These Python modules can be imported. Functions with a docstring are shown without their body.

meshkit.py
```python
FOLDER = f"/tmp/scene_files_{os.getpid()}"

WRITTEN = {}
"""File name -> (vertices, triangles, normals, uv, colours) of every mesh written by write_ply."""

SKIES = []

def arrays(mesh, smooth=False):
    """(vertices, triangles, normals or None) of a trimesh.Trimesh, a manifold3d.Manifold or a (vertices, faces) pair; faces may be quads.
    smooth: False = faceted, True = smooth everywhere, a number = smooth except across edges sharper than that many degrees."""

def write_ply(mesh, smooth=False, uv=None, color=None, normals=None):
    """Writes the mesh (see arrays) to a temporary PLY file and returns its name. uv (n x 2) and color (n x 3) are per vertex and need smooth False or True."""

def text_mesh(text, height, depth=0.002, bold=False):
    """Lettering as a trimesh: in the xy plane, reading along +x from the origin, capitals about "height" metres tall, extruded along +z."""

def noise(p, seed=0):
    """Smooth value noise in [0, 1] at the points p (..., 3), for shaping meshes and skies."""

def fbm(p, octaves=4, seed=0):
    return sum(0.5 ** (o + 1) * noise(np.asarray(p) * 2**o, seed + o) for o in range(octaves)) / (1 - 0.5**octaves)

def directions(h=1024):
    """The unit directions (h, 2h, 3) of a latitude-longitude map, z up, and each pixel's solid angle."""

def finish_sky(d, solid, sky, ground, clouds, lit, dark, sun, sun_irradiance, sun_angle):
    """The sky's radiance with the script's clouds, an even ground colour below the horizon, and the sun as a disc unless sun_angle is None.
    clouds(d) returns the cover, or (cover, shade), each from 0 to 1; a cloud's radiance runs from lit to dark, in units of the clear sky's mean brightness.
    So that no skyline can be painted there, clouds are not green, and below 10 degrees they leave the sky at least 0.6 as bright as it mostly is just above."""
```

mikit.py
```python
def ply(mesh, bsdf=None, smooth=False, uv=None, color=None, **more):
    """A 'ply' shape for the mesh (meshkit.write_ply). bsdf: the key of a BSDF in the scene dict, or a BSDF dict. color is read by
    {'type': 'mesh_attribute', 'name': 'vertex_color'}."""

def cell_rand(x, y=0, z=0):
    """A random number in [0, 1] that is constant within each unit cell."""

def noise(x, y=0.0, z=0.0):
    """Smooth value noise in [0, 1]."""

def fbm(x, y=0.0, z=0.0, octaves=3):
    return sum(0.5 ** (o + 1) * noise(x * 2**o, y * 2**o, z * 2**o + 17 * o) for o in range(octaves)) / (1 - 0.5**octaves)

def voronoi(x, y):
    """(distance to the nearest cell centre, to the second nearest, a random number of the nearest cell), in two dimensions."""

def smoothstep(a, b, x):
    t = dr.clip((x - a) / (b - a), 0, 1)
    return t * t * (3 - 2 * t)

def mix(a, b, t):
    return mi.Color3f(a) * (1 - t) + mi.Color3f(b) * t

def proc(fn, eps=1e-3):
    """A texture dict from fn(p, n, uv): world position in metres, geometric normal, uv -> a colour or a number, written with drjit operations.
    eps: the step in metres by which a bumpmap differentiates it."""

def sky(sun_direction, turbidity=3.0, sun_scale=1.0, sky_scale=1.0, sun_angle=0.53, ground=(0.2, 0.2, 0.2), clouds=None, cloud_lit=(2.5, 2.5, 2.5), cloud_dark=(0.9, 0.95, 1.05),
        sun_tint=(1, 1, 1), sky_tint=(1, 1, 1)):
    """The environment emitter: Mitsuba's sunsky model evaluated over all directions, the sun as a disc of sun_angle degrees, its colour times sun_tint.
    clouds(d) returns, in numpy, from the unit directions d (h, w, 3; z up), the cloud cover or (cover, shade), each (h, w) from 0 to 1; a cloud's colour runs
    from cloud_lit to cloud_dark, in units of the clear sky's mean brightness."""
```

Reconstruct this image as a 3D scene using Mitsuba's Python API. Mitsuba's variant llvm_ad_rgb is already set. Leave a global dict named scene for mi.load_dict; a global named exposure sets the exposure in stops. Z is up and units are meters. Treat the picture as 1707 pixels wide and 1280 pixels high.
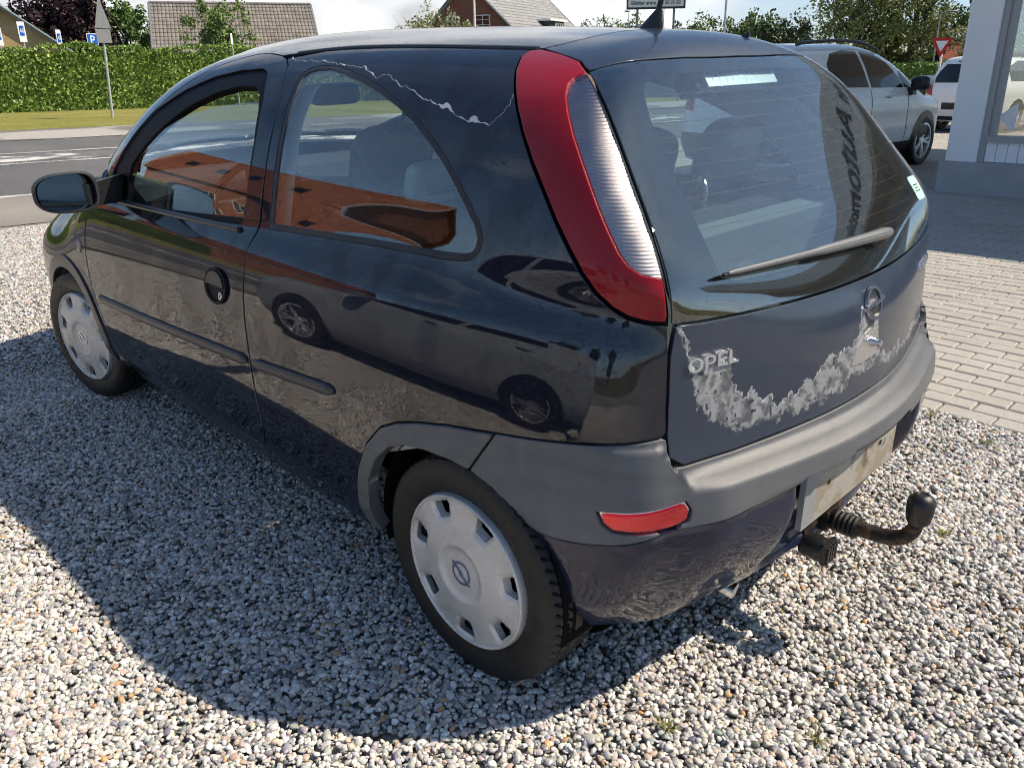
import math, random
import numpy as np
import trimesh, shapely
from shapely.geometry import Polygon, MultiPolygon, LineString, Point
from shapely import affinity
from scipy.spatial import Delaunay
from scipy.interpolate import CubicSpline
import drjit as dr
import mitsuba as mi
import mikit, meshkit
from mikit import proc, noise, fbm, voronoi, smoothstep, mix

T = mi.ScalarTransform4f
scene, labels = {}, {}
rng = np.random.default_rng(7)

# ------------------------------------------------------------------ camera, sky, exposure
# World: the parked hatchback's rear axle is above the origin, x runs to its front, y to its left, z up.
CAM = np.array([-1.223, 1.829, 1.408])
YAW, PITCH, ROLL = math.radians(-44.5228), math.radians(-22.2616), math.radians(-0.8357)
fwd = np.array([math.cos(PITCH) * math.cos(YAW), math.cos(PITCH) * math.sin(YAW), math.sin(PITCH)])
rgt = np.cross(fwd, [0, 0, 1.0]); rgt /= np.linalg.norm(rgt)
upv = np.cross(rgt, fwd)
upv = -math.sin(ROLL) * rgt + math.cos(ROLL) * upv
scene['camera'] = {'type': 'perspective', 'fov': 2 * math.degrees(math.atan(853.5 / 1358.16)), 'fov_axis': 'x',
                   'near_clip': 0.05, 'far_clip': 2000.0,
                   'to_world': T().look_at(origin=CAM.tolist(), target=(CAM + fwd).tolist(), up=upv.tolist())}
exposure = 1.92
SUN = np.array([-0.60, -0.60, 1.0])

def clouds(d):
    z = np.maximum(d[..., 2], 0.04)
    q = np.stack([d[..., 0] / (z + .25) * 1.5 + 3.1, d[..., 1] / (z + .25) * 1.5 + 7.7, z * 0.6], -1)
    wisp = np.stack([q[..., 0] * 0.8 + q[..., 1] * 0.5, q[..., 1] * 2.6 - q[..., 0] * 1.2, q[..., 2]], -1)
    n = meshkit.fbm(q, 6, 3)
    w = meshkit.fbm(wisp, 6, 11)
    az = np.arctan2(d[..., 1], d[..., 0])
    bank = np.exp(-((az + 0.62) / 0.5) ** 2) * np.clip(1.35 - z * 2.2, 0, 1)   # the bright cloud bank ahead, low over the road
    cover = np.clip((n - 0.66 + 0.62 * bank) * 4.0, 0, 1) * 0.95
    cover = np.maximum(cover, np.clip((w - 0.54) * 0.9, 0, 0.08))
    m = meshkit.fbm(q * 2.1 + 5, 5, 21)
    return cover, np.clip((m - 0.45) * 2.0, 0, 0.6)

scene['sky'] = mikit.sky(SUN, turbidity=2.6, sun_scale=1.2, sun_tint=(.95, 1.0, 1.07), sky_tint=(1.0, 1.0, .98), clouds=clouds, cloud_lit=(3.2, 3.2, 3.2), cloud_dark=(1.0, 1.05, 1.15), ground=(0.3, 0.29, 0.27))

# ------------------------------------------------------------------ terrain: flat yard under the car, then the street side falls by 1.5 degrees
A15 = math.radians(1.5)
P0 = np.array([1.768, -1.768, 0.0])
_f, _r = np.array([.70711, -.70711, 0]), np.array([-.70711, -.70711, 0])
_fw = math.cos(A15) * _f - math.sin(A15) * np.array([0, 0, 1.0])
_up = math.sin(A15) * _f + math.cos(A15) * np.array([0, 0, 1.0])
MT = np.outer(_fw, _f) + np.outer(_up, [0, 0, 1.0]) + np.outer(_r, _r)
def tilt(P):
    P = np.asarray(P, float)
    return (P - P0) @ MT.T + P0
def bend(P):
    """Points given over a level yard, laid on the terrain."""
    P = np.array(P, float)
    s = (P[..., 0] * _f[0] + P[..., 1] * _f[1]) - 2.5
    P[..., 2] = P[..., 2] - math.tan(A15) * np.maximum(s, 0)
    return P
_m4 = np.eye(4); _m4[:3, :3] = MT; _m4[:3, 3] = P0 - MT @ P0
TILT = T(_m4)

# ------------------------------------------------------------------ helpers
def numbered(name):
    if not any(k == name or k.startswith(name + '__') for k in scene) and name not in labels: return name
    i = 1
    while True:
        k = f'{name}_{i:03d}'
        if not any(q == k or q.startswith(k + '__') for q in scene) and k not in labels: return k
        i += 1
_used = {}
def key_for(name, parent=None):
    base = f'{parent}__{name}' if parent else name
    n = _used.get(base, 0); _used[base] = n + 1
    return base if n == 0 else f'{base}_{n:03d}'
def thing(name, label, cat, group=None):
    k = key_for(name)
    labels[k] = {'label': label, 'category': cat}
    if group: labels[k]['group'] = group
    return k
def put(name, shape, parent=None, **lab):
    k = key_for(name, parent)
    scene[k] = shape
    if lab: labels[k] = lab
    return k
def shape_of(V, Fc, bsdf, N=None, color=None, smooth=None, to_world=None):
    """A ply dict from arrays; N: own normals."""
    V = np.asarray(V, float); Fc = np.asarray(Fc, int)
    if N is not None:
        path = meshkit.write_ply(trimesh.Trimesh(V, Fc, process=False), False, None, color, normals=N)
        d = {'type': 'ply', 'filename': path, 'face_normals': False, 'bsdf': {'type': 'ref', 'id': bsdf}}
    else:
        d = mikit.ply((V, Fc), bsdf, smooth=smooth if smooth is not None else False, color=color)
    if to_world is not None: d['to_world'] = to_world
    return d
def mesh_put(name, m, bsdf, parent=None, smooth=30, to_world=None, color=None, **lab):
    d = mikit.ply(m, bsdf, smooth=smooth, color=color)
    if to_world is not None: d['to_world'] = to_world
    return put(name, d, parent, **lab)
def cat(ms): return trimesh.util.concatenate(ms)
def box(x0, x1, y0, y1, z0, z1, r=0.0):
    m = trimesh.creation.box((abs(x1 - x0), abs(y1 - y0), abs(z1 - z0)))
    if r > 0:
        h = np.array([abs(x1 - x0), abs(y1 - y0), abs(z1 - z0)]) / 2
        pts = []
        for s in np.array(np.meshgrid([-1, 1], [-1, 1], [-1, 1])).T.reshape(-1, 3):
            for o in ((1, 1, 0), (1, 0, 1), (0, 1, 1)):
                pts.append(s * (h - r * (1 - np.array(o))))
        m = trimesh.convex.convex_hull(np.array(pts))
    m.apply_translation(((x0 + x1) / 2, (y0 + y1) / 2, (z0 + z1) / 2))
    return m
def tube(pts, r, sides=10, caps=True):
    p = np.asarray(pts, float); r = np.broadcast_to(r, (len(p),))
    t = np.gradient(p, axis=0); t /= np.linalg.norm(t, axis=1, keepdims=True) + 1e-12
    a = np.cross(t, [0.0, 0, 1.0] if abs(t[0][2]) < 0.9 else [1.0, 0, 0])
    a /= np.linalg.norm(a, axis=1, keepdims=True) + 1e-12
    b = np.cross(t, a); th = np.arange(sides) * 2 * np.pi / sides
    v = p[:, None] + r[:, None, None] * (np.cos(th)[None, :, None] * a[:, None] + np.sin(th)[None, :, None] * b[:, None])
    f = []
    for i in range(len(p) - 1):
        for j in range(sides):
            k = (j + 1) % sides
            f += [[i * sides + j, i * sides + k, (i + 1) * sides + k], [i * sides + j, (i + 1) * sides + k, (i + 1) * sides + j]]
    v = v.reshape(-1, 3)
    if caps:
        n = len(v); v = np.vstack([v, p[0], p[-1]])
        for j in range(sides):
            k = (j + 1) % sides
            f += [[n, k, j], [n + 1, (len(p) - 1) * sides + j, (len(p) - 1) * sides + k]]
    m = trimesh.Trimesh(v, f, process=False)
    return m
def lathe(profile, n=48, axis='y'):
    """profile: (r, a) pairs revolved round the axis."""
    p = np.asarray(profile, float); th = np.arange(n) * 2 * np.pi / n
    v = np.stack([p[:, 0][None] * np.cos(th)[:, None], np.broadcast_to(p[:, 1][None], (n, len(p))), p[:, 0][None] * np.sin(th)[:, None]], -1).reshape(-1, 3)
    m = len(p); f = []
    for i in range(n):
        k = (i + 1) % n
        for j in range(m - 1):
            f += [[i * m + j, i * m + j + 1, k * m + j + 1], [i * m + j, k * m + j + 1, k * m + j]]
    if axis == 'z': v = v[:, [0, 2, 1]]; f = [q[::-1] for q in f]
    if axis == 'x': v = v[:, [1, 2, 0]]
    return trimesh.Trimesh(v, f, process=False)
def catmull(pts, step=0.01, closed=False):
    p = np.asarray(pts, float)
    d = np.r_[0, np.cumsum(np.linalg.norm(np.diff(p, axis=0), axis=1) ** 0.5)]
    L = np.linalg.norm(np.diff(p, axis=0), axis=1).sum()
    f = CubicSpline(d, p, bc_type='periodic' if closed else 'natural')
    return f(np.linspace(0, d[-1], max(4, int(L / step))))
def dense(pts, step=0.01):
    out = []
    p = np.asarray(pts, float)
    for a, b in zip(p[:-1], p[1:]):
        n = max(1, int(np.linalg.norm(b - a) / step))
        out.append(a + (b - a) * np.linspace(0, 1, n, endpoint=False)[:, None])
    return np.vstack(out + [p[-1:]])
def resample(c, h):
    c = np.asarray(c, float); c = c[:-1] if np.allclose(c[0], c[-1]) else c
    q = np.vstack([c, c[:1]]); s = np.r_[0, np.cumsum(np.linalg.norm(np.diff(q, axis=0), axis=1))]
    n = max(6, int(round(s[-1] / h)))
    t = np.linspace(0, s[-1], n, endpoint=False)
    # keep sharp corners: snap the nearest sample onto each of them
    e = np.diff(q, axis=0); e /= np.linalg.norm(e, axis=1, keepdims=True) + 1e-12
    for i in range(len(c)):
        if e[i] @ e[i - 1] < 0.9:
            t[np.argmin(np.abs(t - s[i]))] = s[i]
    return np.stack([np.interp(t, s, q[:, 0]), np.interp(t, s, q[:, 1])], -1)
def cr2(a, b): return a[..., 0] * b[..., 1] - a[..., 1] * b[..., 0]
def tri_poly(poly, h, hb=None):
    """Triangulates a shapely polygon with interior points: (points, triangles, rings of indices)."""
    hb = hb or h * 0.6
    rings, pts, n = [], [], 0
    for r in [poly.exterior] + list(poly.interiors):
        c = resample(np.array(r.coords), hb)
        rings.append(np.arange(n, n + len(c))); pts.append(c); n += len(c)
    x0, y0, x1, y1 = poly.bounds
    gx, gy = np.meshgrid(np.arange(x0, x1, h), np.arange(y0, y1, h * 0.866))
    gx = gx + (np.arange(len(gy)) % 2)[:, None] * h / 2
    inner = poly.buffer(-0.6 * min(h, hb * 1.4))
    g = np.stack([gx.ravel(), gy.ravel()], -1)
    if not inner.is_empty: g = g[shapely.contains_xy(inner, g[:, 0], g[:, 1])]
    else: g = g[:0]
    P = np.vstack(pts + [g])
    tri = Delaunay(P).simplices
    c = P[tri].mean(1)
    t2 = tri[shapely.contains_xy(poly.buffer(1e-6), c[:, 0], c[:, 1])]
    a = P[t2]; ar = np.abs(cr2(a[:, 1] - a[:, 0], a[:, 2] - a[:, 0]))
    t2 = t2[ar > 1e-10]
    # wind counter-clockwise
    s = cr2(P[t2[:, 1]] - P[t2[:, 0]], P[t2[:, 2]] - P[t2[:, 0]])
    t2[s < 0] = t2[s < 0][:, ::-1]
    return P, t2, rings
def biggest(p):
    if isinstance(p, (MultiPolygon, shapely.GeometryCollection)): p = max((g for g in p.geoms if g.area > 0), key=lambda g: g.area)
    return p

# ------------------------------------------------------------------ materials
def rgb(*c): return {'type': 'rgb', 'value': [float(x) for x in c]}
def two(b): return {'type': 'twosided', 'bsdf': b}
def mat(name, b): scene['mat_' + name] = b; return 'mat_' + name
def diffuse(c): return {'type': 'diffuse', 'reflectance': c if isinstance(c, dict) else rgb(*c)}
def pr(c, rough=0.5, metal=0.0, **k):
    return {'type': 'principled', 'base_color': c if isinstance(c, dict) else rgb(*c), 'roughness': rough, 'metallic': float(metal), **k}

def paint_colour(p, n, uv):
    f = noise(p.x * 900, p.y * 900, p.z * 900)
    d = smoothstep(0.55, 0.8, fbm(p.x * 7 + 3, p.y * 7, p.z * 7, 4)) * 0.3
    return mix((0.0175, 0.0240, 0.0600), (0.028, 0.037, 0.088), f * 0.5 + d)
def dust(p, n, uv):
    g = smoothstep(0.62, 0.86, noise(p.x * 210, p.y * 210, p.z * 210))
    s = smoothstep(.45, .75, fbm(p.x * 16, p.y * 16, p.z * 5, 4))
    return 0.025 + g * 0.16 + s * 0.07
mat('paint', two({'type': 'blendbsdf', 'weight': proc(dust),
                  'a': {'type': 'plastic', 'diffuse_reflectance': proc(paint_colour), 'int_ior': 1.9, 'nonlinear': True},
                  'b': {'type': 'roughplastic', 'diffuse_reflectance': rgb(.05, .055, .07), 'int_ior': 1.6, 'alpha': 0.16}}))
mat('dusty_paint', two({'type': 'blendbsdf', 'weight': proc(lambda p, n, uv: .22 + .3 * fbm(p.x * 25, p.y * 25, p.z * 25, 3)),
                  'a': {'type': 'plastic', 'diffuse_reflectance': proc(paint_colour), 'int_ior': 1.65, 'nonlinear': True},
                  'b': {'type': 'roughplastic', 'diffuse_reflectance': proc(paint_colour), 'int_ior': 1.55, 'alpha': 0.10}}))
# sun-bleached lacquer of roof and tailgate: a soft sheen that still mirrors
def faded_colour(p, n, uv):
    a = fbm(p.x * 5 + 1, p.y * 5, p.z * 5, 4)
    s = fbm(p.x * 30, p.y * 30, p.z * 8, 3)
    return mix((0.016, 0.024, 0.044), (0.034, 0.046, 0.076), a * 0.7 + s * 0.45)
mat('faded', two({'type': 'blendbsdf', 'weight': 0.30,
                  'a': {'type': 'roughplastic', 'diffuse_reflectance': proc(faded_colour), 'int_ior': 1.8, 'alpha': 0.02},
                  'b': {'type': 'roughplastic', 'diffuse_reflectance': proc(faded_colour), 'int_ior': 1.6, 'alpha': 0.25}}))
# flaking lacquer on the tailgate: its ragged upper edge as traced on the panel (y, z)
PEEL_TOP = [(0.64, .93), (.602, .929), (.588, .905), (.587, .871), (.574, .858), (.470, .846), (.482, .800), (.470, .786), (.455, .772), (.446, .751), (.436, .765), (.424, .776), (.408, .754), (.396, .738),
            (.384, .740), (.372, .752), (.361, .726), (.345, .714), (.330, .723), (.308, .741), (.296, .728), (.284, .732), (.257, .757), (.243, .745), (.214, .771), (.184, .790), (.153, .788), (.099, .794),
            (.070, .808), (.055, .868), (-.020, .860), (-.037, .800), (-.048, .760), (-.073, .726), (-.093, .738), (-.110, .715), (-.16, .705), (-.212, .727), (-.245, .697), (-.34, .700), (-.398, .712), (-.5, .690), (-.64, .69)]
PEEL_BOT = [(.64, .94), (.612, .925), (.600, .895), (.590, .855), (.575, .80), (.565, .775), (.537, .729), (.466, .700), (.382, .686), (.274, .684), (.130, .690), (.08, .715), (-.05, .72), (-.09, .70), (-.3, .690), (-.64, .68)]
def pw(pts, y):
    """Piecewise-linear function of y (points in falling y)."""
    v = mi.Float(pts[0][1])
    for (a, za), (b, zb) in zip(pts[:-1], pts[1:]):
        t = dr.clip((a - y) / (a - b), 0, 1)
        v = dr.select(y < a, za + (zb - za) * t, v)
    return v
def peel_fields(p):
    y = p.y + (noise(p.y * 160, p.z * 160, 3) - .5) * .010 + (noise(p.y * 420, p.z * 420, 9) - .5) * .0025
    z = p.z + (noise(p.y * 170, p.z * 170, 5) - .5) * .014 + (noise(p.y * 480, p.z * 480, 1) - .5) * .003
    up = pw(PEEL_TOP, y) - z
    lo = z - pw(PEEL_BOT, y)
    return up, lo
def peel_mask(p, n, uv):
    up, lo = peel_fields(p)
    wy, wz = p.y + (noise(p.y * 70 + 9, p.z * 70, 6) - .5) * .012, p.z + (noise(p.y * 70, p.z * 70 + 5, 4) - .5) * .012
    blot = fbm((wy * .8 + wz * .6) * 34 + 4, (wz * .8 - wy * .6) * 44, p.x * 60, 4)
    patch = smoothstep(-.008, .008, lo + (blot - .52) * .060)
    patch = dr.maximum(patch, smoothstep(.0045, .0020, up) * smoothstep(-.045, -.035, lo))
    holes = 1 - smoothstep(.86, .88, noise(p.y * 90 + 2, p.z * 90, 8))
    return smoothstep(0, .0006, up) * patch * holes
def bare_colour(p, n, uv):
    up, lo = peel_fields(p)
    wy, wz = p.y + (noise(p.y * 95 + 9, p.z * 95, 6) - .5) * .014, p.z + (noise(p.y * 95, p.z * 95 + 5, 4) - .5) * .014
    a = fbm((wy * .83 + wz * .55) * 55 + 4, (wz * .83 - wy * .55) * 80, p.x * 120, 4)
    c = mix((.11, .115, .125), (.34, .35, .37), smoothstep(.32, .64, a))
    rim = smoothstep(.0042, .0012, up)
    return mix(c, (.66, .67, .69), rim * .9)
mat('flaking', two({'type': 'blendbsdf', 'weight': proc(peel_mask), 'a': {'type': 'blendbsdf', 'weight': 0.40,
                  'a': {'type': 'roughplastic', 'diffuse_reflectance': proc(faded_colour), 'int_ior': 1.8, 'alpha': 0.02},
                  'b': {'type': 'roughplastic', 'diffuse_reflectance': proc(faded_colour), 'int_ior': 1.6, 'alpha': 0.25}},
                  'b': {'type': 'roughplastic', 'diffuse_reflectance': proc(bare_colour), 'int_ior': 1.4, 'alpha': 0.35}}))
mat('roof_paint', two({'type': 'blendbsdf', 'weight': 0.12, 'a': {'type': 'plastic', 'diffuse_reflectance': proc(faded_colour), 'int_ior': 1.8}, 'b': {'type': 'roughplastic', 'diffuse_reflectance': proc(faded_colour), 'int_ior': 1.5, 'alpha': 0.15}}))
mat('flake_edge', two(diffuse((.55, .56, .58))))
# weathered grey bumper plastic
def bumper_colour(p, n, uv):
    q = fbm(p.x * 9, p.y * 3, p.z * 34, 4)
    s = fbm(p.x * 40, p.y * 14, p.z * 6, 4)
    g = noise(p.x * 1500, p.y * 1500, p.z * 1500)
    return mix((.085, .089, .098), (.170, .176, .190), q * .55 + s * .45 + (g - .5) * .18)
mat('bumper', two({'type': 'roughplastic', 'diffuse_reflectance': proc(bumper_colour), 'int_ior': 1.45, 'alpha': 0.28}))
def black_colour(p, n, uv):
    return mix((.010, .010, .011), (.028, .028, .029), fbm(p.x * 20, p.y * 20, p.z * 20, 3))
mat('black', two({'type': 'roughplastic', 'diffuse_reflectance': proc(black_colour), 'int_ior': 1.48, 'alpha': 0.22}))
mat('rubber', two({'type': 'roughplastic', 'diffuse_reflectance': rgb(.014, .014, .014), 'int_ior': 1.4, 'alpha': 0.4}))
mat('frame_black', two({'type': 'roughplastic', 'diffuse_reflectance': rgb(.008, .008, .009), 'int_ior': 1.25, 'alpha': 0.4}))
mat('frit', two({'type': 'plastic', 'diffuse_reflectance': rgb(.008, .009, .010), 'int_ior': 1.5}))
mat('moulding', two({'type': 'roughplastic', 'diffuse_reflectance': rgb(.040, .041, .044), 'int_ior': 1.5, 'alpha': 0.2}))
mat('glass', {'type': 'thindielectric', 'int_ior': 1.75, 'specular_transmittance': rgb(.76, .86, .84)})
mat('rear_glass', {'type': 'thindielectric', 'int_ior': 2.0, 'specular_transmittance': rgb(.62, .76, .78)})
mat('clear_glass', {'type': 'thindielectric', 'int_ior': 1.5, 'specular_transmittance': rgb(.93, .95, .95)})
mat('dark_glass', two({'type': 'plastic', 'diffuse_reflectance': rgb(.010, .012, .013), 'int_ior': 1.6}))
def tyre_colour(p, n, uv):
    return mix((.010, .010, .010), (.026, .025, .023), fbm(p.x * 30, p.y * 30, p.z * 30, 4))
mat('tyre', two({'type': 'roughplastic', 'diffuse_reflectance': proc(tyre_colour), 'int_ior': 1.4, 'alpha': 0.32}))
def cap_colour(p, n, uv):
    d = smoothstep(.48, .75, fbm(p.x * 14, p.y * 14, p.z * 14, 5))
    g = smoothstep(.72, .82, noise(p.x * 240, p.y * 240, p.z * 240))
    return mix((.70, .70, .69), (.44, .41, .36), d * .55 + g * .35)
mat('hubcap', two({'type': 'blendbsdf', 'weight': 0.4, 'a': {'type': 'roughplastic', 'diffuse_reflectance': proc(cap_colour), 'int_ior': 1.45, 'alpha': 0.2},
                   'b': {'type': 'roughconductor', 'material': 'Al', 'alpha': 0.32, 'specular_reflectance': proc(cap_colour)}}))
mat('rim_steel', two(diffuse((.018, .017, .016))))
mat('chrome', two({'type': 'roughconductor', 'material': 'Cr', 'alpha': 0.10}))
mat('silver', two({'type': 'roughconductor', 'material': 'Al', 'alpha': 0.22}))
mat('mirror', two({'type': 'conductor', 'material': 'Al', 'specular_reflectance': rgb(.50, .56, .58)}))
def red_colour(p, n, uv):
    line = dr.abs(dr.sin((p.x * .75 - p.y * .66) * 300))
    return mix((.22, .001, .006), (.34, .004, .012), line * .22 + fbm(p.x * 12, p.y * 12, p.z * 12, 2) * .5)
mat('red_body', two({'type': 'blendbsdf', 'weight': .35, 'a': {'type': 'plastic', 'diffuse_reflectance': proc(red_colour), 'int_ior': 1.6}, 'b': {'type': 'roughplastic', 'diffuse_reflectance': proc(red_colour), 'int_ior': 1.5, 'alpha': 0.2}}))
mat('red_lens', {'type': 'thindielectric', 'int_ior': 1.55, 'specular_transmittance': rgb(.92, .10, .14)})
mat('lens_silver', two({'type': 'roughconductor', 'material': 'Al', 'alpha': 0.30, 'specular_reflectance': rgb(.44, .40, .41)}))
def plate_colour(p, n, uv):
    a = smoothstep(.42, .62, fbm(p.y * 16, p.z * 24, 3.0, 4))
    r = smoothstep(.66, .78, fbm(p.y * 26 + 8, p.z * 26, 9.0, 4))
    edge = smoothstep(.17, .20, p.y)
    c = mix(mix((.40, .38, .34), (.30, .24, .15), a * .7), (.13, .075, .035), r * .75)
    return mix(c, (.30, .31, .32), edge)
mat('plate', two({'type': 'roughplastic', 'diffuse_reflectance': proc(plate_colour), 'int_ior': 1.4, 'alpha': 0.3}))
def rust_colour(p, n, uv):
    a = fbm(p.x * 60, p.y * 60, p.z * 60, 4)
    return mix((.016, .013, .012), (.11, .060, .030), smoothstep(.44, .70, a))
mat('rust', two({'type': 'roughplastic', 'diffuse_reflectance': proc(rust_colour), 'int_ior': 1.4, 'alpha': 0.4}))
def cloth_colour(p, n, uv):
    w = dr.sin(p.x * 1500) * dr.sin(p.z * 1500) * .25 + noise(p.x * 60, p.y * 60, p.z * 60) * .5
    return mix((.040, .043, .050), (.085, .09, .10), w + .3)
mat('cloth', two({'type': 'diffuse', 'reflectance': proc(cloth_colour)}))
mat('cloth_light', two(diffuse((.22, .24, .25))))
mat('trim_grey', two({'type': 'roughplastic', 'diffuse_reflectance': rgb(.56, .58, .57), 'int_ior': 1.4, 'alpha': 0.4}))
mat('trim_dark', two({'type': 'roughplastic', 'diffuse_reflectance': rgb(.035, .037, .040), 'int_ior': 1.4, 'alpha': 0.35}))
mat('headliner', two(diffuse((.42, .43, .42))))
mat('well', two(diffuse((.012, .012, .012))))
mat('heater', two(diffuse((.20, .11, .07))))
mat('sticker', two(diffuse((.42, .66, .58))))
mat('ink', two(diffuse((.03, .03, .035))))
mat('fascia_ink', two(diffuse((.16, .16, .155))))
mat('vertex', two({'type': 'diffuse', 'reflectance': {'type': 'mesh_attribute', 'name': 'vertex_color'}}))
VC = {'type': 'mesh_attribute', 'name': 'vertex_color'}
mat('stone', two(pr(VC, 0.55, specular=0.3)))
mat('leaf', two(pr(VC, 0.45, specular=0.4)))
mat('white_paint', two({'type': 'plastic', 'diffuse_reflectance': rgb(.86, .87, .87), 'int_ior': 1.5}))
mat('grey_paint', two({'type': 'plastic', 'diffuse_reflectance': rgb(.26, .28, .31), 'int_ior': 1.55}))
mat('alu_pole', two({'type': 'roughplastic', 'diffuse_reflectance': rgb(.48, .49, .50), 'int_ior': 1.4, 'alpha': 0.3}))
mat('sign_back', two({'type': 'roughplastic', 'diffuse_reflectance': rgb(.22, .23, .24), 'int_ior': 1.4, 'alpha': 0.3}))
mat('white', two(diffuse((.78, .78, .78))))
mat('sign_blue', two(diffuse((.02, .12, .50))))
mat('sign_red', two(diffuse((.50, .05, .04))))
mat('yellow', two(diffuse((.70, .48, .06))))
mat('tail_red', two({'type': 'plastic', 'diffuse_reflectance': rgb(.35, .01, .015), 'int_ior': 1.5}))
mat('wiper_grey', two({'type': 'roughplastic', 'diffuse_reflectance': rgb(.16, .165, .17), 'int_ior': 1.5, 'alpha': 0.22}))

# ------------------------------------------------------------------ the hatchback's skin: an implicit surface, F < 0 inside
def cub(pts):
    p = np.array(pts, float); f = CubicSpline(p[:, 0], p[:, 1], bc_type='natural')
    lo, hi = p[0, 0], p[-1, 0]; a, b = float(f(lo, 1)), float(f(hi, 1))
    return lambda t: np.where(t < lo, f(lo) + a * (t - lo), np.where(t > hi, f(hi) + b * (t - hi), f(np.clip(t, lo, hi))))
def sst(a, b, x):
    t = np.clip((x - a) / (b - a), 0, 1); return t * t * t * (t * (6 * t - 15) + 10)
def smax(a, b, k):
    h = np.clip(1 - np.abs(a - b) / k, 0, 1); return np.maximum(a, b) + k * h * h * h / 6
BL=cub([(.06,.62),(.14,.70),(.22,.763),(.30,.797),(.38,.811),(.46,.8155),(.56,.814),(.66,.808),(.76,.797),(.85,.780),(.95,.753),(1.05,.715)])
BG=cub([(.8,.755),(.9,.741),(1.0,.721),(1.1,.694),(1.2,.656),(1.3,.606),(1.4,.543),(1.5,.467)])
def Bz(z):
    w=sst(.87,.985,z)
    return BL(np.minimum(z,1.05))*(1-w)+BG(np.maximum(z,.8))*w+.004*np.exp(-((z-.315)/.03)**2)
plan=cub([(-.75,-.2337),(-.382,-.0868),(-.014,-.0190),(.355,.0012),(.723,.0041),(1.091,.0026),(1.459,.0008),(1.827,-.003),(2.195,-.008),(2.5,-.012),(2.8,-.03),(3.0,-.075),(3.3,-.24)])
green=cub([(-0.6, -0.079), (-0.186, -0.0241), (0.229, -0.0207), (0.643, -0.0095), (1.057, 0.0048), (1.471, 0.0099), (1.886, 0.0054), (2.3, -0.0154)])
T0=cub([(-.3,1.424),(-.05,1.4445),(.2,1.458),(.45,1.468),(.7,1.474),(.95,1.4765),(1.2,1.476),(1.45,1.464),(1.7,1.419),(1.95,1.305),(2.2,1.15),(2.45,1.0),(2.7,.93),(2.95,.875),(3.2,.76)])
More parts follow.
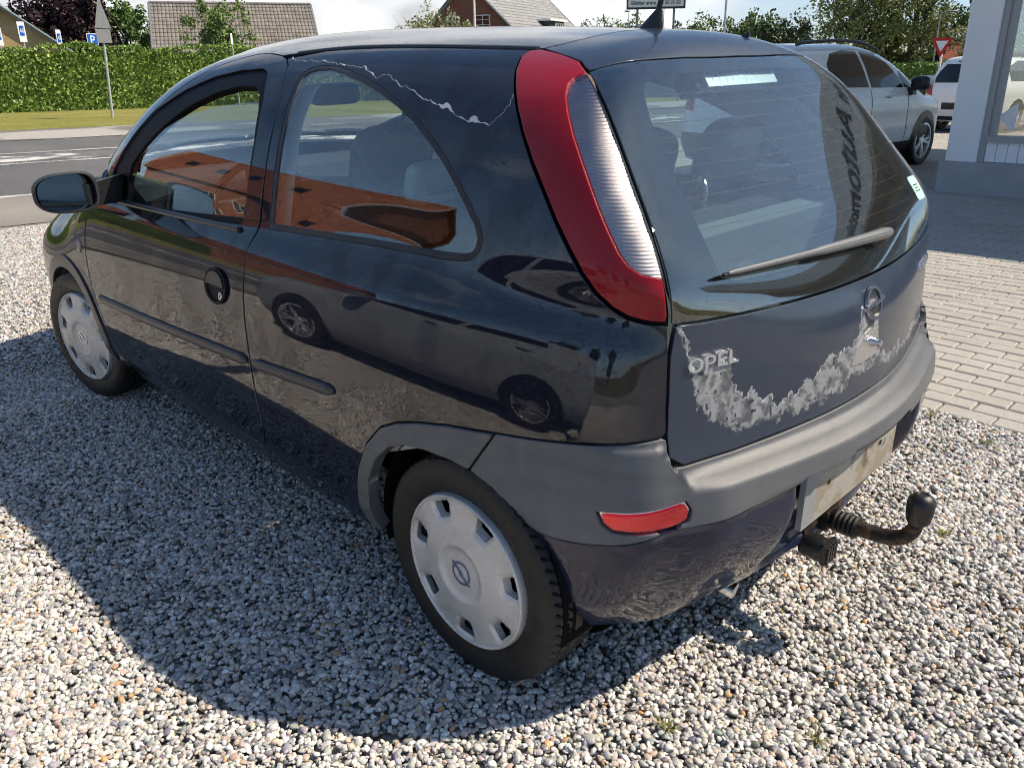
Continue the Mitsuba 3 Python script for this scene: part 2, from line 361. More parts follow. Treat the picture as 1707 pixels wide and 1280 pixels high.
R0=cub([(.10,-.3163),(.197,-.405),(.294,-.482),(.391,-.541),(.489,-.566),(.586,-.5605),(.683,-.5475),(.78,-.5435),(.877,-.5300),(.974,-.4800),(1.071,-.3930),(1.169,-.3070),(1.266,-.231),(1.363,-.160),(1.46,-.085)])
KR=[0.3713, 0.05, -0.0314, 0.0, 0.1389, 0.1176]
def S(x,z):
    up=sst(.88,1.05,z)
    y=Bz(z)+plan(x)*(1-up)+green(x)*up
    return y
def top(x,y):
    wk=sst(1.3,2.3,x)
    return T0(x)-(.055*(1-wk)+.035*wk)*(y/.5)**2-.04*(y/.55)**4
ZC=.622
def bump(y,z):
    y=np.abs(y)
    zc=ZC+.082*sst(.595,.665,y)
    zl=.558-.030*sst(.30,.62,y)-.052*sst(.62,.76,y)
    return (.052-.036*sst(.52,.67,y))*(1-sst(zc-.016,zc+.016,z))-(.082-.074*sst(.25,.36,y))*(1-sst(zl-.016,zl+.010,z))*sst(.24,.36,z)
def rear(y,z):
    k=KR[0]*(1-sst(.80,1.12,z))+KR[1]*sst(.80,1.12,z)
    return R0(z)-bump(y,z)+k*y*y+(KR[2]*(1-sst(.80,1.12,z))+KR[3]*sst(.80,1.12,z))*(y/.6)**4
def F(P):
    x,y,z=P[...,0],np.abs(P[...,1]),P[...,2]
    e=1e-3
    s=S(x,z);ds=(S(x,z+e)-S(x,z-e))/(2*e)
    g1=(y-s)/np.sqrt(1+ds**2)
    t=top(x,y);dt=(top(x+e,y)-top(x-e,y))/(2*e)
    g3=(z-t)/np.sqrt(1+dt**2)
    r=rear(y,z);dr=(rear(y,z+e)-rear(y,z-e))/(2*e);dry=(rear(y+e,z)-rear(y-e,z))/(2*e)
    g2=(r-x)/np.sqrt(1+dr**2+dry**2)
    zf=z;fr=3.34-.10*(y/.7)**2-.35*np.clip(zf-.45,0,9)**2
    g4=(x-fr)
    a=smax(g1,g2,KR[4])
    a=smax(a,g3,KR[5])
    a=smax(a,g4,.25)
    return smax(a,.16-z,.06)

def grad(P, e=8e-4):
    g = np.stack([F(P + e * v) - F(P - e * v) for v in np.eye(3)], -1)
    return g / (np.linalg.norm(g, axis=-1, keepdims=True) + 1e-12)
def cast(O, D, hi=2.6, it=26):
    """From points O inside the body along D: the point where the skin is met."""
    D = np.asarray(D, float); O = np.broadcast_to(np.asarray(O, float), D.shape)
    a = np.zeros(len(D)); b = np.full(len(D), hi)
    for _ in range(it):
        m = (a + b) / 2; s = F(O + D * m[:, None]) < 0
        a = np.where(s, m, a); b = np.where(s, b, m)
    return O + D * ((a + b) / 2)[:, None]
def side(xz):
    """Side-view points (x, z) laid on the left flank."""
    xz = np.asarray(xz, float); O = np.stack([xz[:, 0], 0 * xz[:, 0], xz[:, 1]], -1)
    return cast(O, np.tile([0, 1.0, 0], (len(xz), 1)), 1.2)
def rearpt(yz):
    yz = np.asarray(yz, float); O = np.stack([0 * yz[:, 0] + .35, yz[:, 0], yz[:, 1]], -1)
    return cast(O, np.tile([-1.0, 0, 0], (len(yz), 1)), 1.3)
def toppt(xy):
    xy = np.asarray(xy, float); O = np.stack([xy[:, 0], xy[:, 1], 0 * xy[:, 0] + .7], -1)
    return cast(O, np.tile([0, 0, 1.0], (len(xy), 1)), 1.2)
class Chart:
    def __init__(s, O, axis):
        s.O = np.array(O, float); s.c = np.array(axis, float) / np.linalg.norm(axis)
        u = np.cross([0, 0, 1.0], s.c) if abs(s.c[2]) < .9 else np.array([0, 1.0, 0])
        s.a = u / np.linalg.norm(u); s.b = np.cross(s.c, s.a)
    def to(s, P):
        d = np.asarray(P, float) - s.O; r = np.linalg.norm(d, axis=1); s.R = r.mean() if not hasattr(s, 'R') else s.R; d = d / r[:, None]
        th = np.arccos(np.clip(d @ s.c, -1, 1)); x, y = d @ s.a, d @ s.b; q = np.hypot(x, y) + 1e-12
        return np.stack([x / q * th, y / q * th], -1) * s.R
    def back(s, U):
        U = U / s.R; th = np.hypot(U[:, 0], U[:, 1]) + 1e-12
        d = s.c * np.cos(th)[:, None] + (U[:, :1] * s.a + U[:, 1:] * s.b) / th[:, None] * np.sin(th)[:, None]
        return cast(s.O, d)
def panel(loop, chart, holes=(), gap=.0022, off=0.0, h=.018, hb=None, flange=.014, rnd=.0018, disp=None, hole_gap=None):
    """A sheet of the skin within the 3D loop, its edges rounded and turned in. Returns (V, faces, normals)."""
    poly = Polygon(chart.to(loop)).buffer(0)
    poly = biggest(poly).buffer(-(gap + rnd), join_style=2)
    for q in holes: poly = poly.difference(Polygon(chart.to(q)).buffer(0).buffer((gap if hole_gap is None else hole_gap) + rnd))
    poly = biggest(poly).simplify(.0003)
    U, tri, rings = tri_poly(poly, h, hb or min(.011, h * .7))
    P = chart.back(U); N = grad(P)
    V = P + N * off
    if disp is not None: V = V + N * disp(P)[:, None]
    if flange <= 0:
        t = tri; c = np.cross(V[t[:, 1]] - V[t[:, 0]], V[t[:, 2]] - V[t[:, 0]])
        if (c * N[t[:, 0]]).sum() < 0: t = t[:, ::-1]
        if disp is not None:
            N = np.zeros_like(V); c = np.cross(V[t[:, 1]] - V[t[:, 0]], V[t[:, 2]] - V[t[:, 0]])
            for k in range(3): np.add.at(N, t[:, k], c)
            N /= np.linalg.norm(N, axis=1, keepdims=True) + 1e-15
        return V, t, N
    Vs, Ns, Fs, n = [V], [N], [tri], len(V)
    for r in rings:
        q = V[r]; nn = N[r]
        tan = np.roll(q, -1, 0) - np.roll(q, 1, 0); tan /= np.linalg.norm(tan, axis=1, keepdims=True) + 1e-12
        out = np.cross(tan, nn); out /= np.linalg.norm(out, axis=1, keepdims=True) + 1e-12
        # outward = away from the sheet: test in the chart
        e = U[np.roll(r, -1)] - U[np.roll(r, 1)]; left = np.stack([-e[:, 1], e[:, 0]], -1)
        area = Polygon(U[r]).exterior.is_ccw
        inside_left = area if r is rings[0] else not area
        # which way "out" points in the chart
        tst = chart.to(q[:1] + out[:1] * .004)[0] - U[r[0]]
        if (tst @ left[0] > 0) == inside_left: out = -out
        prev = r
        for a, deep in ((45, 0), (90, 0), (90, flange)):
            a = math.radians(a)
            v = q + out * rnd * math.sin(a) - nn * (rnd * (1 - math.cos(a)) + deep)
            m = out * math.sin(a) + nn * math.cos(a)
            cur = np.arange(n, n + len(r)); n += len(r)
            Vs.append(v); Ns.append(m)
            k = np.arange(len(r)); k2 = (k + 1) % len(r)
            Fs.append(np.stack([prev[k], prev[k2], cur[k2]], -1)); Fs.append(np.stack([prev[k], cur[k2], cur[k]], -1))
            prev = cur
    V, N, t = np.vstack(Vs), np.vstack(Ns), np.vstack(Fs)
    c = np.cross(V[t[:, 1]] - V[t[:, 0]], V[t[:, 2]] - V[t[:, 0]])
    fl = (c * N[t].mean(1)).sum(1) < 0
    t[fl] = t[fl][:, ::-1]
    return V, t, N
def flip(m):
    V, t, N = m
    s = np.array([1.0, -1, 1]); return V * s, t[:, ::-1], N * s
def skin(name, m, bsdf, parent, both=False, **lab):
    k = put(name, shape_of(m[0], m[1], bsdf, m[2]), parent, **lab)
    if both:
        q = flip(m); return k, put(name, shape_of(q[0], q[1], bsdf, q[2]), parent, **lab)
    return k
def mir(c): return np.asarray(c, float) * np.array([1.0, -1, 1])
def symm(c):
    """A curve from the left edge to the centre line, and on to its mirror image."""
    c = np.asarray(c, float); return np.vstack([c, mir(c)[::-1]])

# ------------------------------------------------------------------ seams of the hatchback (left half), as they run on its skin
K = {}
K['door_top'] = side([(1.052, 1.392), (1.103, 1.402), (1.20, 1.409), (1.271, 1.407), (1.359, 1.395), (1.455, 1.370), (1.521, 1.342), (1.592, 1.304), (1.665, 1.255), (1.76, 1.192), (1.849, 1.123), (1.936, 1.046), (2.005, .972)])
K['door_rear'] = [(1.052, .490, 1.392), (1.001, .519, 1.375), (.94, .575, 1.32), (.911, .606, 1.28), (.898, .655, 1.203), (.892, .692, 1.105), (.889, .732, .975), (.895, .742, .945), (.910, .765, .90), (.912, .793, .805), (.903, .808, .70), (.890, .815, .603), (.878, .819, .506), (.870, .818, .432), (.868, .813, .37), (.876, .810, .332), (.900, .808, .309)]
K['door_bot'] = side([(.92, .303), (1.181, .281), (1.5, .265), (1.85, .25), (1.96, .252)])
K['door_front'] = side([(2.01, .275), (2.05, .335), (2.109, .40), (2.150, .48), (2.19, .56), (2.202, .64), (2.205, .712), (2.19, .80), (2.16, .88), (2.08, .93)])
K['dout'] = side([(1.915, .915), (1.962, .975), (1.955, 1.03), (1.894, 1.108), (1.774, 1.190), (1.669, 1.246), (1.537, 1.302), (1.393, 1.343), (1.243, 1.364), (1.125, 1.369), (1.08, 1.360), (1.045, 1.335), (1.002, 1.285), (.975, 1.20), (.968, 1.12), (.975, 1.02), (.985, .955), (1.375, .934)])
K['din'] = side([(1.838, .930), (1.838, .995), (1.802, 1.060), (1.716, 1.122), (1.623, 1.180), (1.514, 1.236), (1.431, 1.270), (1.324, 1.303), (1.20, 1.325), (1.10, 1.326), (1.055, 1.305), (1.02, 1.26), (.995, 1.18), (.988, 1.09), (.99, .975), (1.384, .950)])
K['dglass'] = side([(1.845, .915), (1.845, .998), (1.810, 1.062), (1.724, 1.124), (1.631, 1.176), (1.506, 1.222), (1.425, 1.245), (1.30, 1.268), (1.137, 1.284), (.98, 1.292), (.975, 1.18), (.970, 1.08), (.972, .955), (1.384, .930)])
K['qwin'] = [(.842, .733, .963), (.842, .713, 1.028), (.849, .679, 1.139), (.860, .638, 1.235), (.878, .591, 1.308), (.893, .556, 1.352), (.880, .530, 1.368), (.84, .517, 1.376), (.776, .511, 1.377), (.703, .523, 1.369), (.602, .541, 1.351), (.506, .559, 1.329), (.414, .579, 1.302), (.325, .600, 1.268), (.240, .623, 1.226), (.173, .641, 1.187), (.117, .658, 1.146), (.071, .671, 1.109), (.033, .682, 1.076), (.016, .690, 1.047), (.018, .697, 1.022), (.032, .701, 1.004), (.057, .704, .995), (.129, .706, .989), (.248, .709, .986), (.409, .714, .981), (.588, .722, .974), (.748, .728, .967)]
K['lamp_out'] = [(.120, .398, 1.408), (.149, .409, 1.406), (.145, .440, 1.395), (.108, .497, 1.366), (.070, .538, 1.335), (.026, .576, 1.297), (-.023, .609, 1.251), (-.073, .635, 1.202), (-.125, .655, 1.150), (-.169, .670, 1.103), (-.209, .680, 1.061), (-.249, .686, 1.019), (-.283, .683, .984), (-.317, .676, .960), (-.349, .666, .946), (-.379, .649, .940), (-.406, .620, .937)]
K['lamp_in'] = [(.120, .398, 1.408), (.044, .417, 1.398), (-.028, .439, 1.384), (-.054, .458, 1.373), (-.076, .472, 1.363), (-.136, .508, 1.325), (-.191, .536, 1.277), (-.235, .555, 1.229), (-.272, .569, 1.182), (-.309, .582, 1.130), (-.340, .593, 1.083), (-.368, .604, 1.038), (-.388, .612, .999), (-.402, .617, .958), (-.407, .620, .937)]
K['lens'] = [(-.078, .476, 1.361), (-.062, .495, 1.354), (-.063, .517, 1.342), (-.081, .543, 1.321), (-.111, .570, 1.292), (-.149, .596, 1.253), (-.187, .616, 1.214), (-.225, .633, 1.171), (-.259, .645, 1.129), (-.287, .652, 1.095), (-.315, .656, 1.061), (-.336, .655, 1.042), (-.357, .643, 1.028), (-.381, .612, 1.022)]
K['lens_in'] = [(-.3885, .6125, .999), (-.3690, .6055, 1.038), (-.3408, .5945, 1.083), (-.3098, .5835, 1.130), (-.2725, .5705, 1.182), (-.2354, .5565, 1.229), (-.1914, .5375, 1.277), (-.1364, .5095, 1.325)]
K['gl_top'] = [(-.076, .466, 1.366), (-.085, .44, 1.372), (-.110, .354, 1.381), (-.128, .20, 1.386), (-.136, 0, 1.388)]
K['gl_bot'] = rearpt([(.614, .937), (.56, .934), (.45, .929), (.30, .926), (.15, .925), (0, .925)])
K['tg_left'] = [(-.41, .616, .935), (-.42, .629, .874), (-.428, .636, .765), (-.436, .640, .715), (-.448, .641, .670)]
K['tg_bot'] = rearpt([(.634, .655), (.60, .650), (.47, .648), (.252, .653), (0, .656)])
K['hseam'] = toppt([(.122, .392), (.100, .355), (.085, .30), (.078, .20), (.075, 0)])
K['arch_out'] = [(-.43, .648, .72), (-.4, .694, .714), (-.329, .731, .702), (-.201, .761, .681), (-.102, .777, .668), (.031, .792, .649), (.128, .801, .628), (.201, .807, .606), (.262, .811, .576), (.325, .816, .510), (.366, .816, .432), (.385, .812, .373), (.395, .801, .299), (.398, .777, .235)]
K['arch_in'] = [(.342, .765, .228), (.340, .790, .300), (.328, .814, .405), (.285, .814, .482), (.232, .812, .532), (.169, .808, .558), (.100, .803, .567), (.031, .797, .569), (-.032, .791, .563), (-.099, .785, .540), (-.149, .779, .506), (-.192, .772, .476), (-.225, .765, .430), (-.258, .754, .378), (-.280, .740, .319), (-.288, .713, .269), (-.285, .674, .218)]
K['grey_low'] = [(-.198, .771, .478), (-.249, .762, .472), (-.319, .746, .481), (-.42, .704, .508), (-.457, .665, .526), (-.508, .56, .537), (-.544, .48, .546), (-.574, .352, .553), (-.585, .2, .556), (-.588, 0, .557)]
K['fog'] = [(-.345, .737, .563), (-.40, .70, .572), (-.44, .655, .580), (-.471, .619, .588), (-.479, .611, .570), (-.478, .616, .548), (-.469, .636, .537), (-.419, .704, .528), (-.378, .727, .526), (-.357, .734, .538)]
K['val_bot'] = [(-.285, .660, .205), (-.33, .60, .212), (-.41, .47, .235), (-.46, .35, .252), (-.50, .18, .268), (-.51, 0, .275)]
K['moulding'] = toppt([(.135, .394), (.3, .402), (.6, .415), (.85, .432), (1.03, .462)])
for k_ in K: K[k_] = np.asarray(K[k_], float)

# ------------------------------------------------------------------ the hatchback
CAR = thing('hatchback', 'dark navy three-door hatchback with flaking lacquer on its tailgate, parked on gravel', 'car')
def sub(name, parent=CAR, **lab):
    """A part that only holds sub-parts."""
    k = key_for(name, parent)
    if lab: labels[k] = lab
    return k
C_SIDE = lambda: Chart((1.45, -.5, .85), (0, 1, 0))
C_QUART = lambda: Chart((.45, -.2, .85), (-.1, 1, .12))
C_ROOF = lambda: Chart((.8, 0, .3), (0, 0, 1))
C_REAR = lambda: Chart((.5, 0, .9), (-1, 0, .12))
C_BUMP = lambda: Chart((.5, 0, .55), (-1, 0, 0))
C_VAL = lambda: Chart((.5, 0, .42), (-1, 0, -.1))
C_LAMP = lambda: Chart((.4, 0, .95), (-.7, .6, .3))
C_ARCH = lambda: Chart((.05, 0, .35), (0, 1, 0))
C_FRONT = lambda: Chart((2.0, 0, .5), (1, 0, .3))

# door: the painted skin with its window hole
dloop = np.vstack([K['door_rear'], K['door_bot'][1:], K['door_front'][1:], K['door_top'][::-1][:-1]])
dm = panel(dloop, C_SIDE(), holes=[K['dout']], h=.020, hole_gap=0)
fm = panel(K['dout'], C_SIDE(), holes=[K['din']], gap=.0005, off=-.008, h=.02, flange=.02, hole_gap=0)
gm = panel(K['dglass'], C_SIDE(), gap=0, off=-.014, h=.03, flange=0)
# rear quarter, with the B-pillar, the pillar behind the side window and the roof's flank
arch = K['arch_out'][::-1]
qloop = np.vstack([K['door_rear'][::-1], K['moulding'][::-1][1:], K['lamp_out'], K['tg_left'][1:4], K['arch_out'][:-1], side([(.400, .215), (.60, .212), (.90, .215)])])
qm = panel(qloop, C_QUART(), holes=[K['qwin']], h=.017, hole_gap=.001)
wm = panel(K['qwin'], C_QUART(), gap=.009, off=-.004, h=.025, flange=0)
def ring_panel(loop, chart, width, **kw):
    """A band of the skin along the inside of a loop."""
    p = Polygon(chart.to(loop)).buffer(0); inner = biggest(p.buffer(-width))
    U = np.array(inner.exterior.coords); h3 = chart.back(U)
    return panel(loop, chart, holes=[h3], hole_gap=0, **kw)
sealm = ring_panel(K['qwin'], C_QUART(), .016, gap=-.0015, off=-.001, h=.012, hb=.008, flange=.008, rnd=.003)
for s in (0, 1):
    door = sub('door')
    f = flip if s else (lambda m: m)
    for nm, m, b in (('skin_panel', dm, 'mat_paint'), ('window_frame', fm, 'mat_frame_black'), ('window_glass', gm, 'mat_glass')):
        q = f(m); put(nm, shape_of(q[0], q[1], b, q[2]), door)
    qp = sub('rear_quarter')
    for nm, m, b in (('skin_panel', qm, 'mat_paint'), ('side_glass', wm, 'mat_glass'), ('window_seal', sealm, 'mat_black')):
        q = f(m); put(nm, shape_of(q[0], q[1], b, q[2]), qp)
    if s == 0: DOOR, QUART = door, qp

# roof, pillars, windscreen
rl = np.vstack([K['hseam'][::-1], K['moulding'][1:], K['door_top'][1:]])
cowl = toppt([(2.06, .70), (2.20, .62), (2.30, .40), (2.34, 0)])
half = np.vstack([K['hseam'][::-1], K['moulding'][1:], K['door_top'][1:], cowl])          # from the rear centre round to the front centre
rloop = np.vstack([half, mir(half)[::-1][1:-1]])
wsh = toppt([(1.52, 0), (1.50, .25), (1.46, .42), (1.52, .47), (1.75, .56), (2.00, .635), (2.18, .58), (2.27, .38), (2.31, 0)])
wloop = np.vstack([wsh, mir(wsh)[::-1][1:-1]])
roofm = panel(rloop, C_ROOF(), holes=[wloop], h=.024)
roof = skin('roof', roofm, 'mat_roof_paint', CAR)
wsm = panel(wloop, C_ROOF(), gap=.001, off=-.003, h=.04, flange=0)
skin('windscreen', wsm, 'mat_glass', CAR)
lin = panel(np.vstack([half[:-4], mir(half[:-4])[::-1]]), C_ROOF(), holes=[wloop], gap=.02, off=-.035, h=.05, flange=0)
skin('headliner', lin, 'mat_headliner', CAR)
for s in (1, -1):
    c = catmull(K['moulding'], .02) * np.array([1, s, 1.0])
    n = grad(c)
    mesh_put('roof_moulding', tube(c - n * .001, .0065, 8), 'mat_moulding', CAR)

# tailgate: the strip over the glass, the glass, the lower skin
tg = sub('tailgate')
tl = np.vstack([K['hseam'][:-1], [K['hseam'][-1]], mir(K['hseam'][:-1])[::-1], mir(K['lamp_in'][1:4]), mir(K['gl_top'][:-1]), K['gl_top'][::-1], K['lamp_in'][1:4][::-1]])
skin('spoiler_skin', panel(tl, C_REAR(), h=.016, flange=.01), 'mat_faded', tg)
gside = K['lamp_in'][4:]
gl = np.vstack([K['gl_top'][:-1], [K['gl_top'][-1]], mir(K['gl_top'][:-1])[::-1], mir(gside), mir(K['gl_bot'][1:-1]), K['gl_bot'][::-1][:-1], gside[::-1]])
skin('glass', panel(gl, C_REAR(), gap=.004, off=.001, h=.022, flange=.003, rnd=.001), 'mat_rear_glass', tg)
clr_half = np.array([(-.150, .34, 1.352), (-.158, .385, 1.345), (-.172, .412, 1.325), (-.205, .434, 1.28), (-.240, .446, 1.235), (-.285, .456, 1.172), (-.338, .470, 1.098), (-.385, .482, 1.034), (-.405, .480, 1.004), (-.43, .44, .992), (-.46, .25, .986), (-.475, 0, .984)])
clr_half = rearpt(clr_half[:, 1:])
ctop = rearpt([(0, 1.362), (.2, 1.360)])
clr = np.vstack([ctop, clr_half, mir(clr_half)[::-1][1:], mir(ctop)[::-1][:-1]])
frit_ch = C_REAR()
skin('glass_border', panel(gl, frit_ch, holes=[clr], gap=.001, off=-.0022, h=.022, flange=0, hole_gap=0), 'mat_frit', tg)
ll = np.vstack([K['gl_bot'], mir(K['gl_bot'])[::-1][1:], mir(K['tg_left'][1:]), mir(K['tg_bot'][1:-1]), K['tg_bot'][::-1][:-1], K['tg_left'][1:][::-1]])
skin('lower_skin', panel(ll, C_REAR(), h=.014, hb=.008), 'mat_flaking', tg, label='lower tailgate skin with lacquer peeling off in a ragged pale band')
# heating wires behind the glass
for i in range(13):
    z = 1.325 - i * .0265
    w = float(np.interp(z, [1.0, 1.1, 1.2, 1.3, 1.35], [.475, .463, .445, .42, .38]))
    c = rearpt([(y, z - .006 * (1 - (y / .5) ** 2)) for y in np.linspace(-w, w, 24)])
    mesh_put('heating_wire', tube(c - grad(c) * .004, .0007, 4, False), 'mat_heater', tg)
# third brake lamp, inside the glass
bl = sub('brake_lamp', CAR)
c = rearpt([(y, 1.348) for y in np.linspace(-.165, .165, 12)])
q = [box(-.012, .012, y - .0135, y + .0135, -.016, .016) for y in np.linspace(-.14, .14, 11)]
for m, y in zip(q, np.linspace(-.14, .14, 11)):
    m.apply_transform(trimesh.transformations.rotation_matrix(.6, [0, 1, 0])); m.apply_translation(rearpt([(y, 1.345)])[0] * [1, 0, 1] + [.030, 0, -.012])
mesh_put('reflector', cat(q), 'mat_silver', bl)
hb_ = box(-.02, .03, -.18, .18, -.022, .022, .008); hb_.apply_transform(trimesh.transformations.rotation_matrix(.6, [0, 1, 0])); hb_.apply_translation(rearpt([(0, 1.345)])[0] + [.058, 0, -.012])
mesh_put('housing', hb_, 'mat_trim_dark', bl)

# tail lamps
lloop = np.vstack([K['lamp_out'], K['lamp_in'][::-1][1:-1]])
lens = np.vstack([K['lens'], K['lens_in']])
rm = panel(lloop, C_LAMP(), holes=[lens, np.vstack([K['lens_in'], K['lamp_in'][5:13]])], gap=.004, off=.002, h=.010, flange=.008, rnd=.004, hole_gap=0)
cm = panel(lens, C_LAMP(), gap=.001, off=.002, h=.012, flange=0)
sv = panel(lens, C_LAMP(), gap=-.001, off=-.007, h=.0015, hb=.0018, flange=0, disp=lambda P: .00042 * np.sin(P[:, 2] * 2 * np.pi / .0064) + .0025 * (meshkit.noise(P * 22, 4) - .5))
lb = panel(lloop, C_LAMP(), gap=-.006, off=-.019, h=.02, flange=.03)
seal_l = np.vstack([K['lens_in'] + [0, .004, 0], (K['lamp_in'][4:14] + [-.002, -.007, 0])])
sl2 = panel(seal_l, C_LAMP(), gap=0, off=-.005, h=.008, hb=.006, flange=0)
rim_ = catmull(K['lamp_out'], .008)
for s in (0, 1):
    f = flip if s else (lambda m: m)
    la = sub('tail_lamp')
    for nm, m, b in (('red_lens', rm, 'mat_red_body'), ('clear_lens', cm, 'mat_clear_glass'), ('reflector', sv, 'mat_lens_silver'), ('housing', lb, 'mat_frame_black'), ('seal', sl2, 'mat_frame_black')):
        q = f(m); put(nm, shape_of(q[0], q[1], b, q[2]), la)

# bumper
ao = K['arch_out'][:5]
seam_b = np.array([(-.102, .777, .668), (-.066, .784, .615), (-.032, .791, .563)])
bl_ = np.vstack([K['tg_bot'][::-1], K['tg_left'][3:][::-1], ao, seam_b[1:], K['arch_in'][9:11], K['grey_low']])      # centre, along the ledge, round the corner, back to the centre
bloop = np.vstack([bl_, mir(bl_)[::-1][1:-1]])
bm = panel(bloop, C_BUMP(), holes=[K['fog'], mir(K['fog'])], h=.013, hb=.008, gap=.0015, off=.002, flange=.014, rnd=.003, hole_gap=.0015)
BUMPER = sub('bumper')
skin('grey_cover', bm, 'mat_bumper', BUMPER, label='weathered grey plastic bumper cover with pale streaks')
vl = np.vstack([K['grey_low'][::-1], K['arch_in'][11:], K['val_bot'][1:]])
vloop = np.vstack([vl, mir(vl)[::-1][1:-1]])
vm = panel(vloop, C_VAL(), gap=.001, off=-.002, h=.014, flange=.02, rnd=.004)
skin('lower_valance', vm, 'mat_dusty_paint', BUMPER)
fg = panel(K['fog'], C_BUMP(), gap=.004, off=.001, h=.010, flange=.01, rnd=.004)
fs = panel(K['fog'], C_BUMP(), gap=.0005, off=-.006, h=.012, flange=.004)
for s in (0, 1):
    f = flip if s else (lambda m: m)
    rf = sub('reflector')
    q = f(fg); put('red_lens', shape_of(q[0], q[1], 'mat_red_lens', q[2]), rf)
    fb = panel(K['fog'], C_BUMP(), gap=.003, off=-.010, h=.006, hb=.006, flange=0, disp=lambda P: .0020 * np.sin(P[:, 2] * 2 * np.pi / .012) + .0016 * np.sin((P[:, 1] - P[:, 0]) * 2 * np.pi / .022))
    q = f(fb); put('mirror_backing', shape_of(q[0], q[1], 'mat_lens_silver', q[2]), rf)
    q = f(fs); put('bezel', shape_of(q[0], q[1], 'mat_silver', q[2]), rf)

# wheel arch trims and wells
al = np.vstack([K['arch_out'][4:], K['arch_in'][:9], seam_b[1:2]])
am = panel(al, C_ARCH(), gap=.0012, off=.006, h=.012, hb=.008, flange=.030, rnd=.004)
skin('arch_trim', am, 'mat_bumper', CAR, both=True)
def well(xc, y0, y1, r):
    th = np.linspace(-.25, np.pi + .25, 40)
    v = np.array([(xc + r * math.cos(a), y, .281 + r * math.sin(a)) for a in th for y in (y0, y1)])
    f = [[2 * i, 2 * i + 1, 2 * i + 3] for i in range(39)] + [[2 * i, 2 * i + 3, 2 * i + 2] for i in range(39)]
    d = trimesh.creation.cylinder(r, .01, sections=40); d.apply_transform(trimesh.transformations.rotation_matrix(np.pi / 2, [1, 0, 0])); d.apply_translation((xc, y0, .281))
    return cat([trimesh.Trimesh(v, f, process=False), d])
for s in (1, -1):
    mesh_put('wheel_well', cat([well(.03, s * .50, s * .765, .318)]), 'mat_well', CAR, smooth=False)
    mesh_put('wheel_well', cat([well(2.491, s * .46, s * .72, .345)]), 'mat_well', CAR, smooth=False)

# front: wings, bonnet and nose in one sheet, with the wheel openings
fh = np.vstack([[(2.36, 0, 0)], toppt([(2.34, .40), (2.24, .62), (2.10, .715)]), K['door_front'][::-1][1:], side([(2.05, .24), (2.6, .22), (2.9, .24)]), [(3.2, .45, .22), (3.28, 0, .22)]])
fh[0] = toppt([(2.38, 0)])[0]
floop = np.vstack([fh, mir(fh)[::-1][1:-1]])
th = np.linspace(-.5, np.pi + .5, 26)
farch = [(2.491 + .322 * math.cos(a), .281 + .322 * math.sin(a)) for a in th]
fa = side(farch)
fa = np.vstack([fa, side([(2.25, .17), (2.75, .17)])])
frm = panel(floop, C_FRONT(), holes=[fa, mir(fa)], h=.022, hole_gap=0)
skin('front_body', frm, 'mat_paint', CAR)
fo = side([(2.491 + .362 * math.cos(a), .281 + .362 * math.sin(a)) for a in np.linspace(np.pi + .06, -.3, 40)])
fi = side([(2.491 + .305 * math.cos(a), .281 + .305 * math.sin(a)) for a in np.linspace(-.3, np.pi + .06, 40)])
ft = panel(np.vstack([fo, fi]), Chart((2.49, 0, .35), (0, 1, 0)), gap=.001, off=.007, h=.014, hb=.01, flange=.03, rnd=.004)
skin('arch_trim', ft, 'mat_moulding', CAR, both=True)
# sills
sl = np.vstack([side([(.925, .300), (.905, .21), (1.4, .185), (2.02, .20)]), K['door_bot'][::-1][:-1]])
skin('sill', panel(sl, C_SIDE(), gap=.002, off=-.004, h=.02, flange=.02), 'mat_moulding', CAR, both=True)

# rubbing strips
def strip(pts, w, name, parent):
    c = side(catmull(pts, .012)); n = grad(c)
    t = np.gradient(c, axis=0); t /= np.linalg.norm(t, axis=1, keepdims=True)
    b = np.cross(n, t); prof = [(-.5, -.002), (-.5, .006), (-.36, .0105), (0, .012), (.36, .0105), (.5, .006), (.5, -.002)]
    taper = np.ones(len(c)); taper[:3] = [.45, .75, .93]; taper[-3:] = [.93, .75, .45]
    V = np.stack([c + b * (w * u * taper[:, None]) + n * (d * np.minimum(1, taper * 1.05))[:, None] for u, d in prof], 1)
    m, k = len(c), len(prof); f = []
    for i in range(m - 1):
        for j in range(k - 1):
            a = i * k + j; f += [[a, a + k, a + k + 1], [a, a + k + 1, a + 1]]
    for e in (0, (m - 1) * k): f += [[e, e + j, e + j + 1] for j in range(1, k - 1)]
    mm = trimesh.Trimesh(V.reshape(-1, 3), f, process=False)
    mesh_put(name, mm, 'mat_moulding', parent, smooth=40)
strip([(.905, .583), (1.3, .563), (1.75, .543), (2.12, .531)], .031, 'rubbing_strip', DOOR)
strip([(.450, .615), (.65, .602), (.870, .585)], .031, 'rubbing_strip', QUART)

# door handle: round black bowl with a grip flap and a key lock
hx, hz = 1.071, .772
hc = side([(hx, hz)])[0]; hn = grad(hc[None])[0]
def local(m, c, n, up=(0, 0, 1.0)):
    """Places a mesh built in (x right, y up, z out) at c, facing n."""
    n = np.asarray(n, float) / np.linalg.norm(n); x = np.cross(up, n); x /= np.linalg.norm(x); y = np.cross(n, x)
    M = np.eye(4); M[:3, 0], M[:3, 1], M[:3, 2], M[:3, 3] = x, y, n, c
    m = m.copy(); m.apply_transform(M); return m
hd = sub('door_handle', CAR)
R = .062
rimp = lathe([(0, .0028), (R * .80, .0028), (R * .84, .0075), (R * .97, .0085), (R, .006), (R, -.008)], 48, 'z')
fl = Polygon([(R * .80 * math.cos(a), R * .80 * math.sin(a)) for a in np.linspace(.05, np.pi - .05, 30)])
fl = trimesh.creation.extrude_polygon(fl, .010); fl.apply_translation((0, 0, .001))
